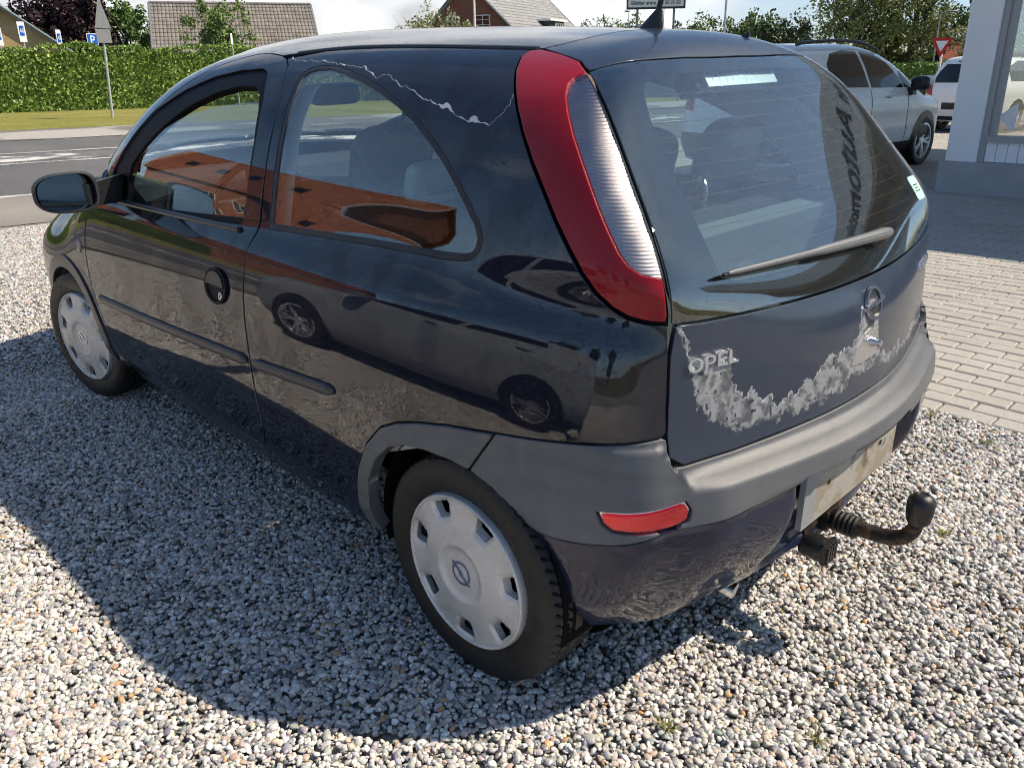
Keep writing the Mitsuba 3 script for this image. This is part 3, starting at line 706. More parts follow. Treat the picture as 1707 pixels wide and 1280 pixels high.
SQ = [1.10, .88, 1]
for q in (rimp, fl): q.apply_scale(SQ)
mesh_put('bowl', local(rimp, hc, hn), 'mat_frame_black', hd)
mesh_put('grip', local(fl, hc, hn), 'mat_moulding', hd, smooth=20)
ky = lathe([(0, .004), (.009, .004), (.0105, .002), (.0105, -.002)], 24, 'z'); ky.apply_scale([1, 1.25, 1]); ky.apply_translation((.030, -.026, .003))
mesh_put('key_lock', local(ky, hc, hn), 'mat_chrome', hd)
sl_ = box(-.0012, .0012, -.005, .005, 0, .0052); sl_.apply_translation((.030, -.026, .003))
mesh_put('key_slot', local(sl_, hc, hn), 'mat_black', hd)
# side indicator on the front wing
ic = side([(2.275, .712)])[0]; n_ = grad(ic[None])[0]
im = trimesh.creation.icosphere(3, 1.0); im.apply_scale((.018, .028, .009))
mesh_put('side_indicator', local(im, ic, n_), 'mat_lens_silver', CAR, smooth=True)
# belt strip under the door glass
c = side([(x, .9415 - .020 * (x - .99)) for x in np.linspace(.985, 1.87, 40)]); n = grad(c)
mesh_put('belt_strip', tube(c + n * .003, .009, 8), 'mat_moulding', DOOR)
# scraps of lacquer edge along the roof's flank
pk = [(1.035, .485, 1.397), (.982, .504, 1.386), (.904, .500, 1.388), (.754, .508, 1.380), (.637, .516, 1.372), (.553, .540, 1.350), (.520, .530, 1.357), (.443, .551, 1.336), (.334, .571, 1.309), (.282, .581, 1.295), (.229, .585, 1.288), (.186, .594, 1.275), (.141, .600, 1.266), (.090, .600, 1.266), (.061, .591, 1.279), (.051, .576, 1.297), (.054, .555, 1.320)]
pc = dense(pk, .004); r_ = np.random.default_rng(3)
jit = (meshkit.noise(pc * 60, 2)[:, None] - .5) * np.array([.010, 0, .018]) + (meshkit.noise(pc * 170, 5)[:, None] - .5) * np.array([.005, 0, .008])
pc = pc + jit
chq = C_QUART(); uv_ = chq.to(pc); pc = chq.back(uv_); n = grad(pc)
t = np.gradient(pc, axis=0); t /= np.linalg.norm(t, axis=1, keepdims=True) + 1e-9; b = np.cross(n, t)
w_ = .0006 + .0034 * np.clip(meshkit.noise(pc * 45, 8) - .52, 0, 1) * 2 + .0100 * (np.exp(-((np.arange(len(pc)) - len(pc) * .77) / 4) ** 2) + .9 * np.exp(-((np.arange(len(pc)) - len(pc) * .875) / 3) ** 2))
V = np.stack([pc + n * .0005 - b * w_[:, None] * .4, pc + n * .0005 + b * w_[:, None]], 1).reshape(-1, 3)
f = [[2 * i, 2 * i + 1, 2 * i + 3] for i in range(len(pc) - 1)] + [[2 * i, 2 * i + 3, 2 * i + 2] for i in range(len(pc) - 1)]
put('lacquer_edge', shape_of(V, f, 'mat_flake_edge'), QUART, label='thin white ragged edge of peeling lacquer above the rear side window')

# wheels
def tyre_mesh():
    na = 330
    th = np.arange(na) * 2 * np.pi / na
    # profile (half width coordinate a from outer to inner, radius)
    prof = [(.066, .196), (.074, .203), (.081, .222), (.085, .245), (.0835, .262), (.079, .274), (.0735, .2825)]
    tread = [(a, .2885 - .0045 * (abs(a) / .07) ** 3) for a in np.linspace(.068, -.068, 47)]
    prof = prof + tread + [(-a, r) for a, r in prof[::-1]]
    p = np.array(prof); A, Rr = np.broadcast_to(p[:, 0], (na, len(p))).copy(), np.broadcast_to(p[:, 1], (na, len(p))).copy()
    TH = th[:, None]
    on = np.abs(A) < .0725
    groove = (np.abs(np.abs(A) - .018) < .0038) | (np.abs(np.abs(A) - .047) < .0032)
    ph = (TH * 66 / (2 * np.pi) + np.abs(A) * 28) % 1
    sipe = (ph < .17) & (np.abs(A) > .014)
    Rr = Rr - np.where(on & (groove | sipe), .0065, 0)
    sh = (np.abs(A) > .0725) & (Rr > .268) & (((TH * 66 / (2 * np.pi) + .068 * 28) % 1) < .17)
    Rr = Rr - np.where(sh, .003, 0)
    V = np.stack([Rr * np.cos(TH), A, Rr * np.sin(TH)], -1).reshape(-1, 3)
    m = len(p); i, j = np.meshgrid(np.arange(na), np.arange(m - 1), indexing='ij'); k = (i + 1) % na
    f = np.concatenate([np.stack([i * m + j, i * m + j + 1, k * m + j + 1], -1).reshape(-1, 3), np.stack([i * m + j, k * m + j + 1, k * m + j], -1).reshape(-1, 3)])
    return trimesh.Trimesh(V, f, process=False)
def cap_mesh():
    """Wheel cover: dished centre, seven openings near its rim. Built facing +z."""
    R = .194
    circ = lambda r, n=72: [(r * math.cos(a), r * math.sin(a)) for a in np.linspace(0, 2 * np.pi, n, endpoint=False)]
    hs = []
    for k in range(7):
        a0 = math.radians(90 + 25 + k * 360 / 7)
        q = []
        for r, w in ((.177, .030), (.177, -.030), (.136, -.019), (.136, .019)):
            q.append((r * math.cos(a0) - w * math.sin(a0), r * math.sin(a0) + w * math.cos(a0)))
        hs.append(Polygon(q).buffer(-.008).buffer(.008))
    poly = Polygon(circ(.1865, 110))
    for h in hs: poly = poly.difference(h)
    U, tri, rings = tri_poly(poly, .0075, .005)
    hd = shapely.union_all(hs)
    def height(u):
        r = np.hypot(u[:, 0], u[:, 1])
        z = .026 - .010 * sst(.06, .18, r)
        z = z - .006 * (1 - sst(.060, .074, r)) + .0035 * np.exp(-((r - .076) / .006) ** 2) * .5
        d = shapely.distance(hd, shapely.points(u))
        ang = np.arctan2(u[:, 1], u[:, 0])
        return z - .006 * np.clip(1 - d / .010, 0, 1) ** 2 * (r > .12)
    Z = height(U); V = np.column_stack([U, Z])
    Fs = [tri]; n = len(V); Vs = [V]
    for r in rings[1:]:
        c = U[r].mean(0); q = V[r]
        inn = np.column_stack([c + (U[r] - c) * 1.0, Z[r] - .018])
        # the scoop leans towards the centre of the cover
        inn[:, :2] += -c / np.linalg.norm(c) * -.006
        cur = np.arange(n, n + len(r)); n += len(r); Vs.append(inn); k = np.arange(len(r)); k2 = (k + 1) % len(r)
        Fs += [np.stack([r[k], cur[k2], r[k2]], -1), np.stack([r[k], cur[k], cur[k2]], -1)]
    zr = .0160
    ring = lathe([(.1855, zr), (.1875, zr + .0030), (.1905, zr + .0040), (.1935, zr + .0020), (.1960, zr - .004), (.1970, zr - .022)], 110, 'z')
    if ring.face_normals[:, 2].sum() < 0: ring.invert()
    return cat([trimesh.Trimesh(np.vstack(Vs), np.vstack(Fs), process=False), ring])
def emblem_mesh(R, depth):
    """A ring with a flat lightning bolt across it, in the xy plane."""
    ring = Polygon([(R * math.cos(a), R * math.sin(a)) for a in np.linspace(0, 2 * np.pi, 64)]).difference(Polygon([(R * .80 * math.cos(a), R * .80 * math.sin(a)) for a in np.linspace(0, 2 * np.pi, 64)]))
    bolt = Polygon([(-1.22, .12), (.10, .20), (.24, .06), (1.22, .06), (1.22, -.14), (-.10, -.20), (-.24, -.06), (-1.22, -.08)])
    bolt = affinity.rotate(affinity.scale(bolt, R, R, origin=(0, 0)), 0, origin=(0, 0))
    a = trimesh.creation.extrude_polygon(ring, depth * .7); b = trimesh.creation.extrude_polygon(bolt, depth)
    return cat([a, b])
TY, CP, EM = tyre_mesh(), cap_mesh(), emblem_mesh(.031, .004)
def wheel(x, s, steer):
    w = sub('wheel')
    M = np.eye(4)
    c, sn = math.cos(steer), math.sin(steer)
    M[:3, :3] = np.array([[c, -sn, 0], [sn, c, 0], [0, 0, 1.0]])
    M[:3, 3] = (x, .712 * s, .281)
    ty = TY.copy(); ty.apply_scale([1, 1, .975]); ty.apply_translation((0, 0, .0))
    flip_ = np.diag([1.0, s, 1, 1])
    def place(m):
        m = m.copy(); m.apply_transform(flip_)
        m.apply_transform(M); return m
    mesh_put('tyre', place(ty), 'mat_tyre', w, smooth=35)
    cp = CP.copy(); cp.apply_transform(np.array([[-1.0, 0, 0, 0], [0, 0, 1, .068], [0, 1, 0, 0], [0, 0, 0, 1]]))
    mesh_put('wheel_cover', place(cp), 'mat_hubcap', w, smooth=32)
    em = EM.copy(); em.apply_transform(trimesh.transformations.rotation_matrix(math.radians(-38), [0, 0, 1])); em.apply_transform(np.array([[-1.0, 0, 0, 0], [0, 0, 1, .0875], [0, 1, 0, 0], [0, 0, 0, 1]]))
    mesh_put('emblem', place(em), 'mat_chrome', w, smooth=20)
    rim = lathe([(.0, .030), (.10, .030), (.13, .045), (.165, .030), (.170, .055), (.186, .060), (.197, .067), (.200, .062), (.17, -.07)], 48)
    mesh_put('rim', place(rim), 'mat_rim_steel', w, smooth=40)
    return w
wheel(0, 1, 0); wheel(2.491, 1, .172); wheel(0, -1, 0); wheel(2.491, -1, .172)

# door mirror
def mirror(s):
    k = sub('door_mirror')
    c0 = np.array([1.80, .938, .985]); tl = math.radians(-6)
    # shell: a rounded pod, flat towards the rear
    u, v = np.meshgrid(np.linspace(0, 2 * np.pi, 56, endpoint=False), np.linspace(0, 1, 14), indexing='ij')
    def outline(a):
        ca, sa = np.cos(a), np.sin(a)
        e = 2 / 3.0
        return np.sign(ca) * np.abs(ca) ** e * .101, np.sign(sa) * np.abs(sa) ** e * (.067 + .009 * ca)
    oy, oz = outline(u)
    dep = .095 * np.sin(v * np.pi / 2) ** .9; sc = np.cos(v * np.pi / 2) ** .55
    V = np.stack([dep, -oy * sc, oz * sc + .0 * v], -1).reshape(-1, 3)
    m = 14; f = []
    for i in range(56):
        j = (i + 1) % 56
        for q in range(m - 1):
            f += [[i * m + q, j * m + q, j * m + q + 1], [i * m + q, j * m + q + 1, i * m + q + 1]]
    shell = trimesh.Trimesh(V, f, process=False)
    oy1, oz1 = outline(np.linspace(0, 2 * np.pi, 56, endpoint=False))
    lipo = np.stack([0 * oy1, -oy1, oz1], -1); lipi = np.stack([0 * oy1 - .002, -oy1 * .91, oz1 * .90], -1); deep = np.stack([0 * oy1 + .014, -oy1 * .895, oz1 * .88], -1)
    V2 = np.vstack([lipo, lipi, deep]); f2 = []
    for a, b in ((0, 56), (56, 112)):
        for i in range(56):
            j = (i + 1) % 56; f2 += [[a + i, b + i, b + j], [a + i, b + j, a + j]]
    lip = trimesh.Trimesh(V2, f2, process=False)
    gl_ = trimesh.Trimesh(np.vstack([np.stack([0 * oy1 + .009, -oy1 * .89, oz1 * .88], -1), [[.009, 0, 0]]]), [[56, (i + 1) % 56, i] for i in range(56)], process=False)
    R = trimesh.transformations.euler_matrix(0, math.radians(3), math.radians(9))
    S = np.diag([1.0, s, 1, 1]); Tm = trimesh.transformations.translation_matrix(c0)
    R0m = trimesh.transformations.euler_matrix(0, math.radians(3), math.radians(-6))
    for nm, mm, b, sm in (('shell', shell, 'mat_black', True), ('rim', lip, 'mat_moulding', 30), ('mirror_glass', gl_, 'mat_mirror', False)):
        q = mm.copy(); q.apply_transform(S @ Tm @ (R if nm == 'mirror_glass' else R0m)); mesh_put(nm, q, b, k, smooth=sm)
    foot = trimesh.convex.convex_hull(np.vstack([side([(1.86, .925), (1.955, .945), (1.95, 1.00), (1.87, 1.02)]) + [0, -.004, 0], [(1.80, .865, .93), (1.86, .87, .93), (1.80, .865, 1.005), (1.87, .87, 1.0)]]))
    foot.apply_transform(S); mesh_put('foot', foot, 'mat_black', k, smooth=30)
mirror(1); mirror(-1)

# rear wiper
wp = sub('rear_wiper')
q = rearpt([(.494, 1.004), (.371, 1.000), (.229, .996), (.10, .992), (.02, .989)]); n = grad(q)
bl0 = catmull(q + n * .013, .02); mesh_put('blade', tube(bl0, np.interp(np.linspace(0, 1, len(bl0)), [0, .1, 1], [.004, .0065, .0075]), 6), 'mat_rubber', wp)
arm = catmull(np.vstack([(q + n * .026)[0:4], rearpt([(-.06, .986), (-.135, .984)]) + grad(rearpt([(-.06, .986), (-.135, .984)])) * .030]), .015)
r = np.interp(np.linspace(0, 1, len(arm)), [0, .03, .45, .5, .75, .93, 1], [.003, .005, .007, .0095, .012, .014, .011])
am_ = tube(arm, r, 10)
mesh_put('arm', am_, 'mat_wiper_grey', wp)
pv = rearpt([(-.11, .984)])[0]; pn = grad(pv[None])[0]
mesh_put('pivot', local(lathe([(0, .034), (.012, .033), (.018, .026), (.020, 0)], 28, 'z'), pv, pn), 'mat_moulding', wp)

# badges, emblem and lock on the tailgate
def conform(m, y0, z0, lift=.0):
    """A flat mesh (x right as read, y up, z out) wrapped on the tailgate with its origin at (y0, z0)."""
    v = np.array(m.vertices); base = rearpt(np.column_stack([y0 - v[:, 0], z0 + v[:, 1]])); n = grad(base)
    mm = m.copy(); mm.vertices = base + n * (v[:, 2:3] + lift); return mm
def wide_text(text, h, w, depth):
    m = meshkit.text_mesh(text, h, depth, bold=True); b = m.bounds
    m.apply_translation((-b[0][0], 0, 0)); m.apply_scale([w / (b[1][0] - b[0][0]), 1, 1]); return m
bd = wide_text('OPEL', .026, .124, .006)
mesh_put('lettering', conform(bd, .594, .8410), 'mat_silver', tg, smooth=20, label='chrome lettering reading OPEL')
bd = wide_text('CORSA', .023, .15, .005)
mesh_put('lettering', conform(bd, -.425, .8475), 'mat_silver', tg, smooth=20, label='chrome lettering reading CORSA')
em = emblem_mesh(.040, .009); em.apply_transform(trimesh.transformations.rotation_matrix(math.radians(8), [0, 0, 1]))
ec = rearpt([(0, .867)])[0]; en = grad(ec[None])[0]
mesh_put('emblem', local(em, ec, en), 'mat_chrome', tg, smooth=20)
mesh_put('emblem_base', local(lathe([(0, .0012), (.033, .0012), (.034, -.004)], 40, 'z'), ec, en), 'mat_moulding', tg)
lp = Polygon([(-.093, .742), (-.074, .780), (-.040, .806), (-.010, .813), (.018, .803), (.036, .775), (.034, .752), (.010, .741), (-.04, .737)]).buffer(-.004).buffer(.004)
lp = affinity.translate(lp, 0, 0)
lpm = trimesh.creation.extrude_polygon(lp, .0022); 
lpm = lpm.subdivide()
mesh_put('lock_plate', conform(lpm, 0, 0), 'mat_silver', tg, smooth=20, label='dull metal lock plate under the emblem')
lc = rearpt([(-.004, .776)])[0]; ln = grad(lc[None])[0]
mesh_put('lock_barrel', local(lathe([(0, .022), (.0075, .022), (.0085, .020), (.0085, .010), (.011, .009), (.011, 0)], 24, 'z'), lc, ln), 'mat_chrome', tg)
# sticker inside the lower corner of the glass
stc = Polygon([(-.032, -.028), (.032, -.028), (.032, .028), (-.032, .028)]).buffer(-.01).buffer(.01)
stm = trimesh.creation.extrude_polygon(stc, .0006).subdivide().subdivide()
mesh_put('sticker', conform(stm, -.54, 1.046, .0016), 'mat_sticker', tg)
bars = cat([box(-.02, .016, .006, .0085, 0, .0003), box(-.02, .010, -.001, .0012, 0, .0003), box(-.02, .013, -.008, -.0058, 0, .0003)])
mesh_put('sticker_print', conform(bars, -.54, 1.046, .0024), 'mat_ink', tg)

# number plate holder, without its plate
pl = sub('plate_holder')
p_ = box(-.546, -.532, -.262, .246, .380, .520, .003)
mesh_put('panel', p_, 'mat_plate', pl, label='bare number plate holder with rust stains, its plate removed')
for y in (.125, -.165):
    s_ = lathe([(0, .002), (.004, .002), (.007, .001), (.007, 0)], 12, 'x'); s_.apply_scale([-1, 1, 1]); s_.apply_translation((-.546, y, .462)); mesh_put('screw_hole', s_, 'mat_rust', pl)

# tow bar, socket, exhaust
tb = sub('tow_bar')
pth = catmull([(-.38, 0, .30), (-.48, 0, .292), (-.58, 0, .296), (-.655, 0, .302), (-.695, 0, .322), (-.712, 0, .352), (-.715, 0, .375)], .012)
mesh_put('neck', tube(pth, np.interp(np.arange(len(pth)), [0, 8, 20, len(pth) - 1], [.020, .0205, .019, .0165]), 16), 'mat_rust', tb, smooth=True, label='rusty bent tow bar neck')
bel = [(.0, -.03)] + [(.027 + .0025 * (i % 2), -.03 + .006 * i) for i in range(11)] + [(.0, .033)]
b_ = lathe(bel, 28, 'x'); b_.apply_translation((-.555, 0, .295)); mesh_put('rubber_bellows', b_, 'mat_rubber', tb, smooth=25)
bc = lathe([(.024, -.028), (.027, -.022), (.030, 0), (.031, .022), (.029, .034), (.020, .043), (.013, .046), (.011, .044), (0, .044)], 32, 'z'); bc.apply_translation((-.716, 0, .398))
mesh_put('ball_cap', bc, 'mat_black', tb, smooth=40, label='black rubber cap on the tow ball')
br = cat([box(-.52, -.34, -.03, .03, .27, .325, .006), box(-.50, -.46, -.10, .11, .25, .33, .006)]); mesh_put('bracket', br, 'mat_rust', tb)
so = sub('trailer_socket')
s1 = lathe([(0, -.03), (.028, -.03), (.032, -.02), (.032, .02), (.029, .032), (0, .034)], 24, 'x'); s1.apply_scale([-1, 1, 1]); s1.apply_translation((-.525, .100, .262)); mesh_put('body', s1, 'mat_black', so, smooth=35)
lid = cat([box(-.566, -.553, .100 - .030, .100 + .030, .236, .292, .006)] + [box(-.571, -.562, .100 + y - .004, .100 + y + .004, .24, .288, .002) for y in (-.020, -.007, .007, .020)]); mesh_put('lid', lid, 'mat_black', so)
ex = tube([(-.10, .30, .20), (-.30, .275, .175), (-.41, .262, .155)], .021, 20); mesh_put('exhaust_pipe', ex, 'mat_silver', CAR, smooth=40)
# roof aerial and washer jet
ae = sub('aerial')
ac = toppt([(.122, 0)])[0]
foot_ = trimesh.convex.convex_hull(np.vstack([[(.075 * math.cos(a) * .5 - .0, .020 * math.sin(a), 0) for a in np.linspace(0, 6.28, 24)], [(-.026 + .009 * math.cos(a), .009 * math.sin(a), .045) for a in np.linspace(0, 6.28, 16)]])); foot_.apply_translation(ac - [0, 0, .003])
mesh_put('foot', foot_, 'mat_black', ae, smooth=35)
mesh_put('mast', tube([ac + [-.024, 0, .04], ac + [-.032, 0, .07], ac + [-.062, 0, .13], ac + [-.16, 0, .33]], [.008, .0065, .0035, .002], 10), 'mat_black', ae)
jc = toppt([(-.055, -.165)])[0]
jt = trimesh.convex.convex_hull(np.array([(-.012, -.008, 0), (-.012, .008, 0), (.020, -.008, -.003), (.020, .008, -.003), (-.010, -.003, .014), (-.010, .003, .014)])); jt.apply_translation(jc)
mesh_put('washer_jet', jt, 'mat_black', CAR)

# inside
inn = sub('interior')
floor = box(-.30, 2.15, -.60, .60, .27, .30); mesh_put('floor', floor, 'mat_well', inn)
dash = trimesh.convex.convex_hull(np.array([(x, y, z) for y in (-.70, .70) for x, z in ((1.72, .80), (1.75, .93), (1.85, .975), (2.25, .97), (2.3, .6), (1.85, .5))])); mesh_put('dashboard', dash, 'mat_trim_dark', inn)
wheel_r = trimesh.creation.torus(.175, .014, 36, 10); wheel_r.apply_transform(trimesh.transformations.rotation_matrix(math.radians(65), [0, 1, 0])); wheel_r.apply_translation((1.60, .36, .90))
mesh_put('steering_wheel', cat([wheel_r, box(1.58, 1.63, .345, .375, .74, 1.04, .006), box(1.585, 1.625, .19, .53, .88, .92, .006), tube([(1.61, .36, .90), (1.85, .36, .80)], .04, 12)]), 'mat_trim_dark', inn)
def blob(x0, x1, y0, y1, z0, z1, e=.32, n=3):
    m = trimesh.creation.icosphere(n, 1.0); v = np.array(m.vertices); v = np.sign(v) * np.abs(v) ** e if e != 1 else v
    v = v / np.abs(v).max(0); v *= np.array([x1 - x0, y1 - y0, z1 - z0]) / 2; v += [(x0 + x1) / 2, (y0 + y1) / 2, (z0 + z1) / 2]; m.vertices = v; return m
def lean(m, deg, c):
    m.apply_transform(trimesh.transformations.rotation_matrix(math.radians(-deg), [0, 1, 0], c)); return m
for yc in (.36, -.36):
    st = sub('front_seat', CAR); SX = .20
    mesh_put('cushion', blob(.75 + SX, 1.28 + SX, yc - .25, yc + .25, .34, .56, .45), 'mat_cloth', st, smooth=True)
    mesh_put('backrest', lean(blob(.72 + SX, .90 + SX, yc - .245, yc + .245, .44, 1.06, .5), 18, (.85 + SX, yc, .45)), 'mat_cloth', st, smooth=True)
    mesh_put('headrest', lean(blob(.70 + SX, .80 + SX, yc - .135, yc + .135, 1.07, 1.275, .62), 16, (.85 + SX, yc, .45)), 'mat_cloth', st, smooth=True)
    for d in (-.06, .06): mesh_put('headrest_post', lean(tube([(.76 + SX, yc + d, 1.0), (.76 + SX, yc + d, 1.08)], .006, 8), 16, (.85 + SX, yc, .45)), 'mat_silver', st)
bs = sub('rear_seat', CAR)
mesh_put('cushion', blob(.05, .58, -.62, .62, .38, .58, .4), 'mat_cloth', bs, smooth=True)
mesh_put('backrest', lean(blob(-.03, .13, -.60, .60, .46, 1.035, .35), 16, (.05, 0, .45)), 'mat_cloth', bs, smooth=True)
for yc in (.21, -.21):
    mesh_put('headrest', lean(blob(.14, .23, yc - .135, yc + .135, 1.04, 1.225, .62), 16, (.05, 0, .45)), 'mat_cloth', bs, smooth=True)
mesh_put('seat_latch', tube(catmull([(-.06, -.01, 1.025), (-.07, -.01, 1.07), (-.05, -.015, 1.095), (-.03, -.02, 1.07)], .006), .007, 8), 'mat_chrome', bs)
sh_ = lean(box(-.15, -.085, -.58, .58, .60, 1.02, .02), 10, (-.1, 0, .6)); mesh_put('backrest_cover', sh_, 'mat_cloth_light', bs)
# inner trim of the flanks and pillars
trim_q = panel(np.vstack([K['door_rear'][6:][::-1], [(.80, .74, .94), (.40, .735, .945), (.0, .725, .955), (-.20, .70, .96)], [(-.36, .66, .70), (-.30, .72, .55), (.0, .78, .60), (.36, .80, .45), (.45, .80, .24)]]), C_QUART(), gap=.004, off=-.055, h=.05, flange=0)
skin('side_trim', trim_q, 'mat_trim_grey', inn, both=True)
trim_d = panel(np.vstack([side([(.93, .925), (.94, .34), (1.98, .30), (1.95, .90)])]), C_SIDE(), gap=.004, off=-.055, h=.05, flange=0)
skin('door_trim', trim_d, 'mat_trim_dark', inn, both=True)
pb = panel(np.vstack([side([(.80, .95), (1.00, .95), (1.02, 1.10), (1.06, 1.34), (.86, 1.37), (.835, 1.25), (.81, 1.10)])]), C_SIDE(), gap=0, off=-.045, h=.04, flange=0)
skin('pillar_trim', pb, 'mat_trim_grey', inn, both=True)
pq = panel(np.vstack([np.vstack([K['qwin'][6:22], [(-.20, .66, .985), (-.16, .60, 1.12), (.0, .52, 1.26), (.12, .44, 1.34), (.40, .46, 1.385), (.80, .47, 1.40)]])]), C_QUART(), gap=.012, off=-.045, h=.04, flange=0)
skin('pillar_trim', pq, 'mat_trim_grey', inn, both=True)
gd = sub('belt_guide', CAR)
mesh_put('plate', lean(blob(.60, .66, .24, .42, 1.00, 1.12, .5), 16, (.6, .3, 1.0)), 'mat_trim_grey', gd, smooth=True)
for i in range(5): mesh_put('slot', box(.585, .598, .27, .37, 1.035 + .012 * i, 1.040 + .012 * i), 'mat_trim_dark', gd, smooth=False)
for s in (1, -1):
    st_ = catmull([(.93, s * .60, 1.30), (.90, s * .62, 1.10), (.88, s * .66, .80), (.90, s * .68, .45)], .03); vv = np.stack([st_ + [.022, 0, 0], st_ - [.022, 0, 0]], 1).reshape(-1, 3)
    put('seat_belt', mikit.ply((vv, [[2 * i, 2 * i + 1, 2 * i + 3] for i in range(len(st_) - 1)] + [[2 * i, 2 * i + 3, 2 * i + 2] for i in range(len(st_) - 1)]), 'mat_trim_dark', smooth=False), CAR)
mesh_put('rear_view_mirror', blob(1.54, 1.575, -.10, .12, 1.225, 1.305, .45), 'mat_trim_dark', CAR, smooth=True)
mesh_put('luggage_floor', box(-.46, -.12, -.62, .62, .50, .53), 'mat_trim_dark', inn)
tgt = panel(np.vstack([rearpt([(.56, .925), (0, .915), (-.56, .925), (-.58, .68), (0, .67), (.58, .68)])]), C_REAR(), gap=0, off=-.06, h=.06, flange=0)
skin('tailgate_trim', tgt, 'mat_trim_dark', inn)

# ------------------------------------------------------------------ the setting: yard, paving, road, verge
YAWD = np.array([-.12, -1.0]); YAWD /= np.linalg.norm(YAWD)          # the street's direction
YAWN = np.array([-YAWD[1], YAWD[0]])                                    # across it, away from the yard
def road_pt(c, t, z):
    """c metres beyond the yard's edge, t along the street."""
    p = np.array([7.84, -.19]) + YAWN * c + YAWD * t
    return [p[0], p[1], z]
def sheet(name, corners, bsdf, n=24, **lab):
    """A quad strip laid on the terrain."""
    c = np.asarray(corners, float); u, v = np.meshgrid(np.linspace(0, 1, n + 1), np.linspace(0, 1, n + 1), indexing='ij')
    P = (c[0] * ((1 - u) * (1 - v))[..., None] + c[1] * (u * (1 - v))[..., None] + c[2] * (u * v)[..., None] + c[3] * ((1 - u) * v)[..., None]).reshape(-1, 3)
    P = bend(P); f = []
    for i in range(n):
        for j in range(n):
            a = i * (n + 1) + j; f += [[a, a + n + 1, a + n + 2], [a, a + n + 2, a + 1]]
    f = np.array(f); nz = np.cross(P[f[0][1]] - P[f[0][0]], P[f[0][2]] - P[f[0][0]])[2]
    if nz < 0: f = f[:, ::-1]
    return put(name, mikit.ply((P, f), bsdf, smooth=True), None, **lab)
def earth_colour(p, n, uv): return mix((.10, .105, .06), (.17, .16, .10), fbm(p.x * .6, p.y * .6, 1.0, 4))
def bed_colour(p, n, uv): 
    d, e, w = voronoi(p.x * 75, p.y * 75)
    return mix(mix((.16, .155, .145), (.46, .44, .41), w), (.10, .095, .09), smoothstep(.35, .75, d))
def asphalt_colour(p, n, uv):
    g = noise(p.x * 120, p.y * 120) * .5 + noise(p.x * 40, p.y * 40) * .3
    w = fbm(p.x * .35 + 3, p.y * 1.2, 2.0, 4)
    return mix((.095, .098, .105), (.19, .19, .195), g * .45 + w * .6)
def lightasphalt_colour(p, n, uv):
    g = noise(p.x * 90, p.y * 90) * .5
    w = fbm(p.x * .8, p.y * .8, 5.0, 4)
    return mix((.20, .19, .175), (.33, .315, .29), g * .5 + w * .6)
def slab_colour(p, n, uv):
    w = fbm(p.x * .5 + 9, p.y * .35, 5.0, 3)
    return mix((.19, .18, .175), (.38, .365, .34), smoothstep(.46, .58, w))
def line_colour(p, n, uv):
    w = smoothstep(.40, .62, fbm(p.x * 3, p.y * 3, 5.0, 4))
    return mix((.62, .62, .61), (.28, .28, .28), w * .7)
def worn_colour(p, n, uv):
    w = smoothstep(.42, .56, fbm(p.x * 1.8, p.y * 1.8, 5.0, 4))
    return mix((.55, .54, .53), (.16, .16, .165), w)
def grass_colour(p, n, uv):
    w = fbm(p.x * .5, p.y * .5, 3.0, 4); s = noise(p.x * 14, p.y * 14)
    return mix((.13, .15, .035), (.30, .27, .10), w * .8 + s * .3)
def paver_colour(p, n, uv):
    w = fbm(p.x * 1.2, p.y * 1.2, 3.0, 4); s = noise(p.x * 260, p.y * 260); r = noise(p.x * 4.2, p.y * 9.1, 2)
    return mix((.29, .275, .25), (.47, .45, .41), w * .55 + s * .25 + r * .25)
def joint_colour(p, n, uv): return mix((.20, .19, .17), (.33, .31, .28), noise(p.x * 60, p.y * 60))
for nm, fn in (('earth', earth_colour), ('bed', bed_colour), ('asphalt', asphalt_colour), ('lightasphalt', lightasphalt_colour), ('slab', slab_colour), ('line', line_colour), ('worn', worn_colour), ('turf', grass_colour), ('paver', paver_colour), ('joint', joint_colour)):
    mat(nm, two(diffuse(proc(fn))))
# ground to the horizon
g = np.linspace(-1, 1, 161); g = np.sign(g) * np.abs(g) ** 2.2 * 420
gx, gy = np.meshgrid(g, g, indexing='ij'); P = bend(np.stack([gx, gy, 0 * gx - .03], -1).reshape(-1, 3)); n = 161
i, j = np.meshgrid(np.arange(160), np.arange(160), indexing='ij'); a = (i * n + j).ravel()
put('ground', mikit.ply((P, np.vstack([np.stack([a, a + n, a + n + 1], -1), np.stack([a, a + n + 1, a + 1], -1)])), 'mat_earth', smooth=True), None, kind='structure')
PAVE_Y = -1.57
sheet('gravel_bed', [(-14, PAVE_Y, -.012), (7.9, PAVE_Y, -.012), (6.6, 14, -.012), (-14, 14, -.012)], 'mat_bed', 40, kind='structure')
def strip_road(name, c0, c1, z, bsdf, t0=-70, t1=140, n=40, **lab):
    return sheet(name, [road_pt(c0, t0, z), road_pt(c1, t0, z), road_pt(c1, t1, z), road_pt(c0, t1, z)], bsdf, n, **lab)
strip_road('pavement', -.1, 2.3, -.004, 'mat_lightasphalt', kind='structure')
strip_road('road', 2.3, 13.6, -.008, 'mat_asphalt', kind='structure')
strip_road('road_marking', 2.25, 2.40, .0, 'mat_line', kind='structure')
strip_road('road_marking', 6.95, 7.12, .0, 'mat_line', kind='structure')
strip_road('road_marking', 7.5, 8.9, -.002, 'mat_worn', kind='structure')
strip_road('road_marking', 9.35, 9.55, .0, 'mat_line', kind='structure')
strip_road('kerb', 13.6, 13.85, .004, 'mat_slab', kind='structure')
strip_road('far_pavement', 13.85, 18.5, .002, 'mat_slab', kind='structure')
strip_road('verge', 18.5, 37.0, .006, 'mat_turf', kind='structure')
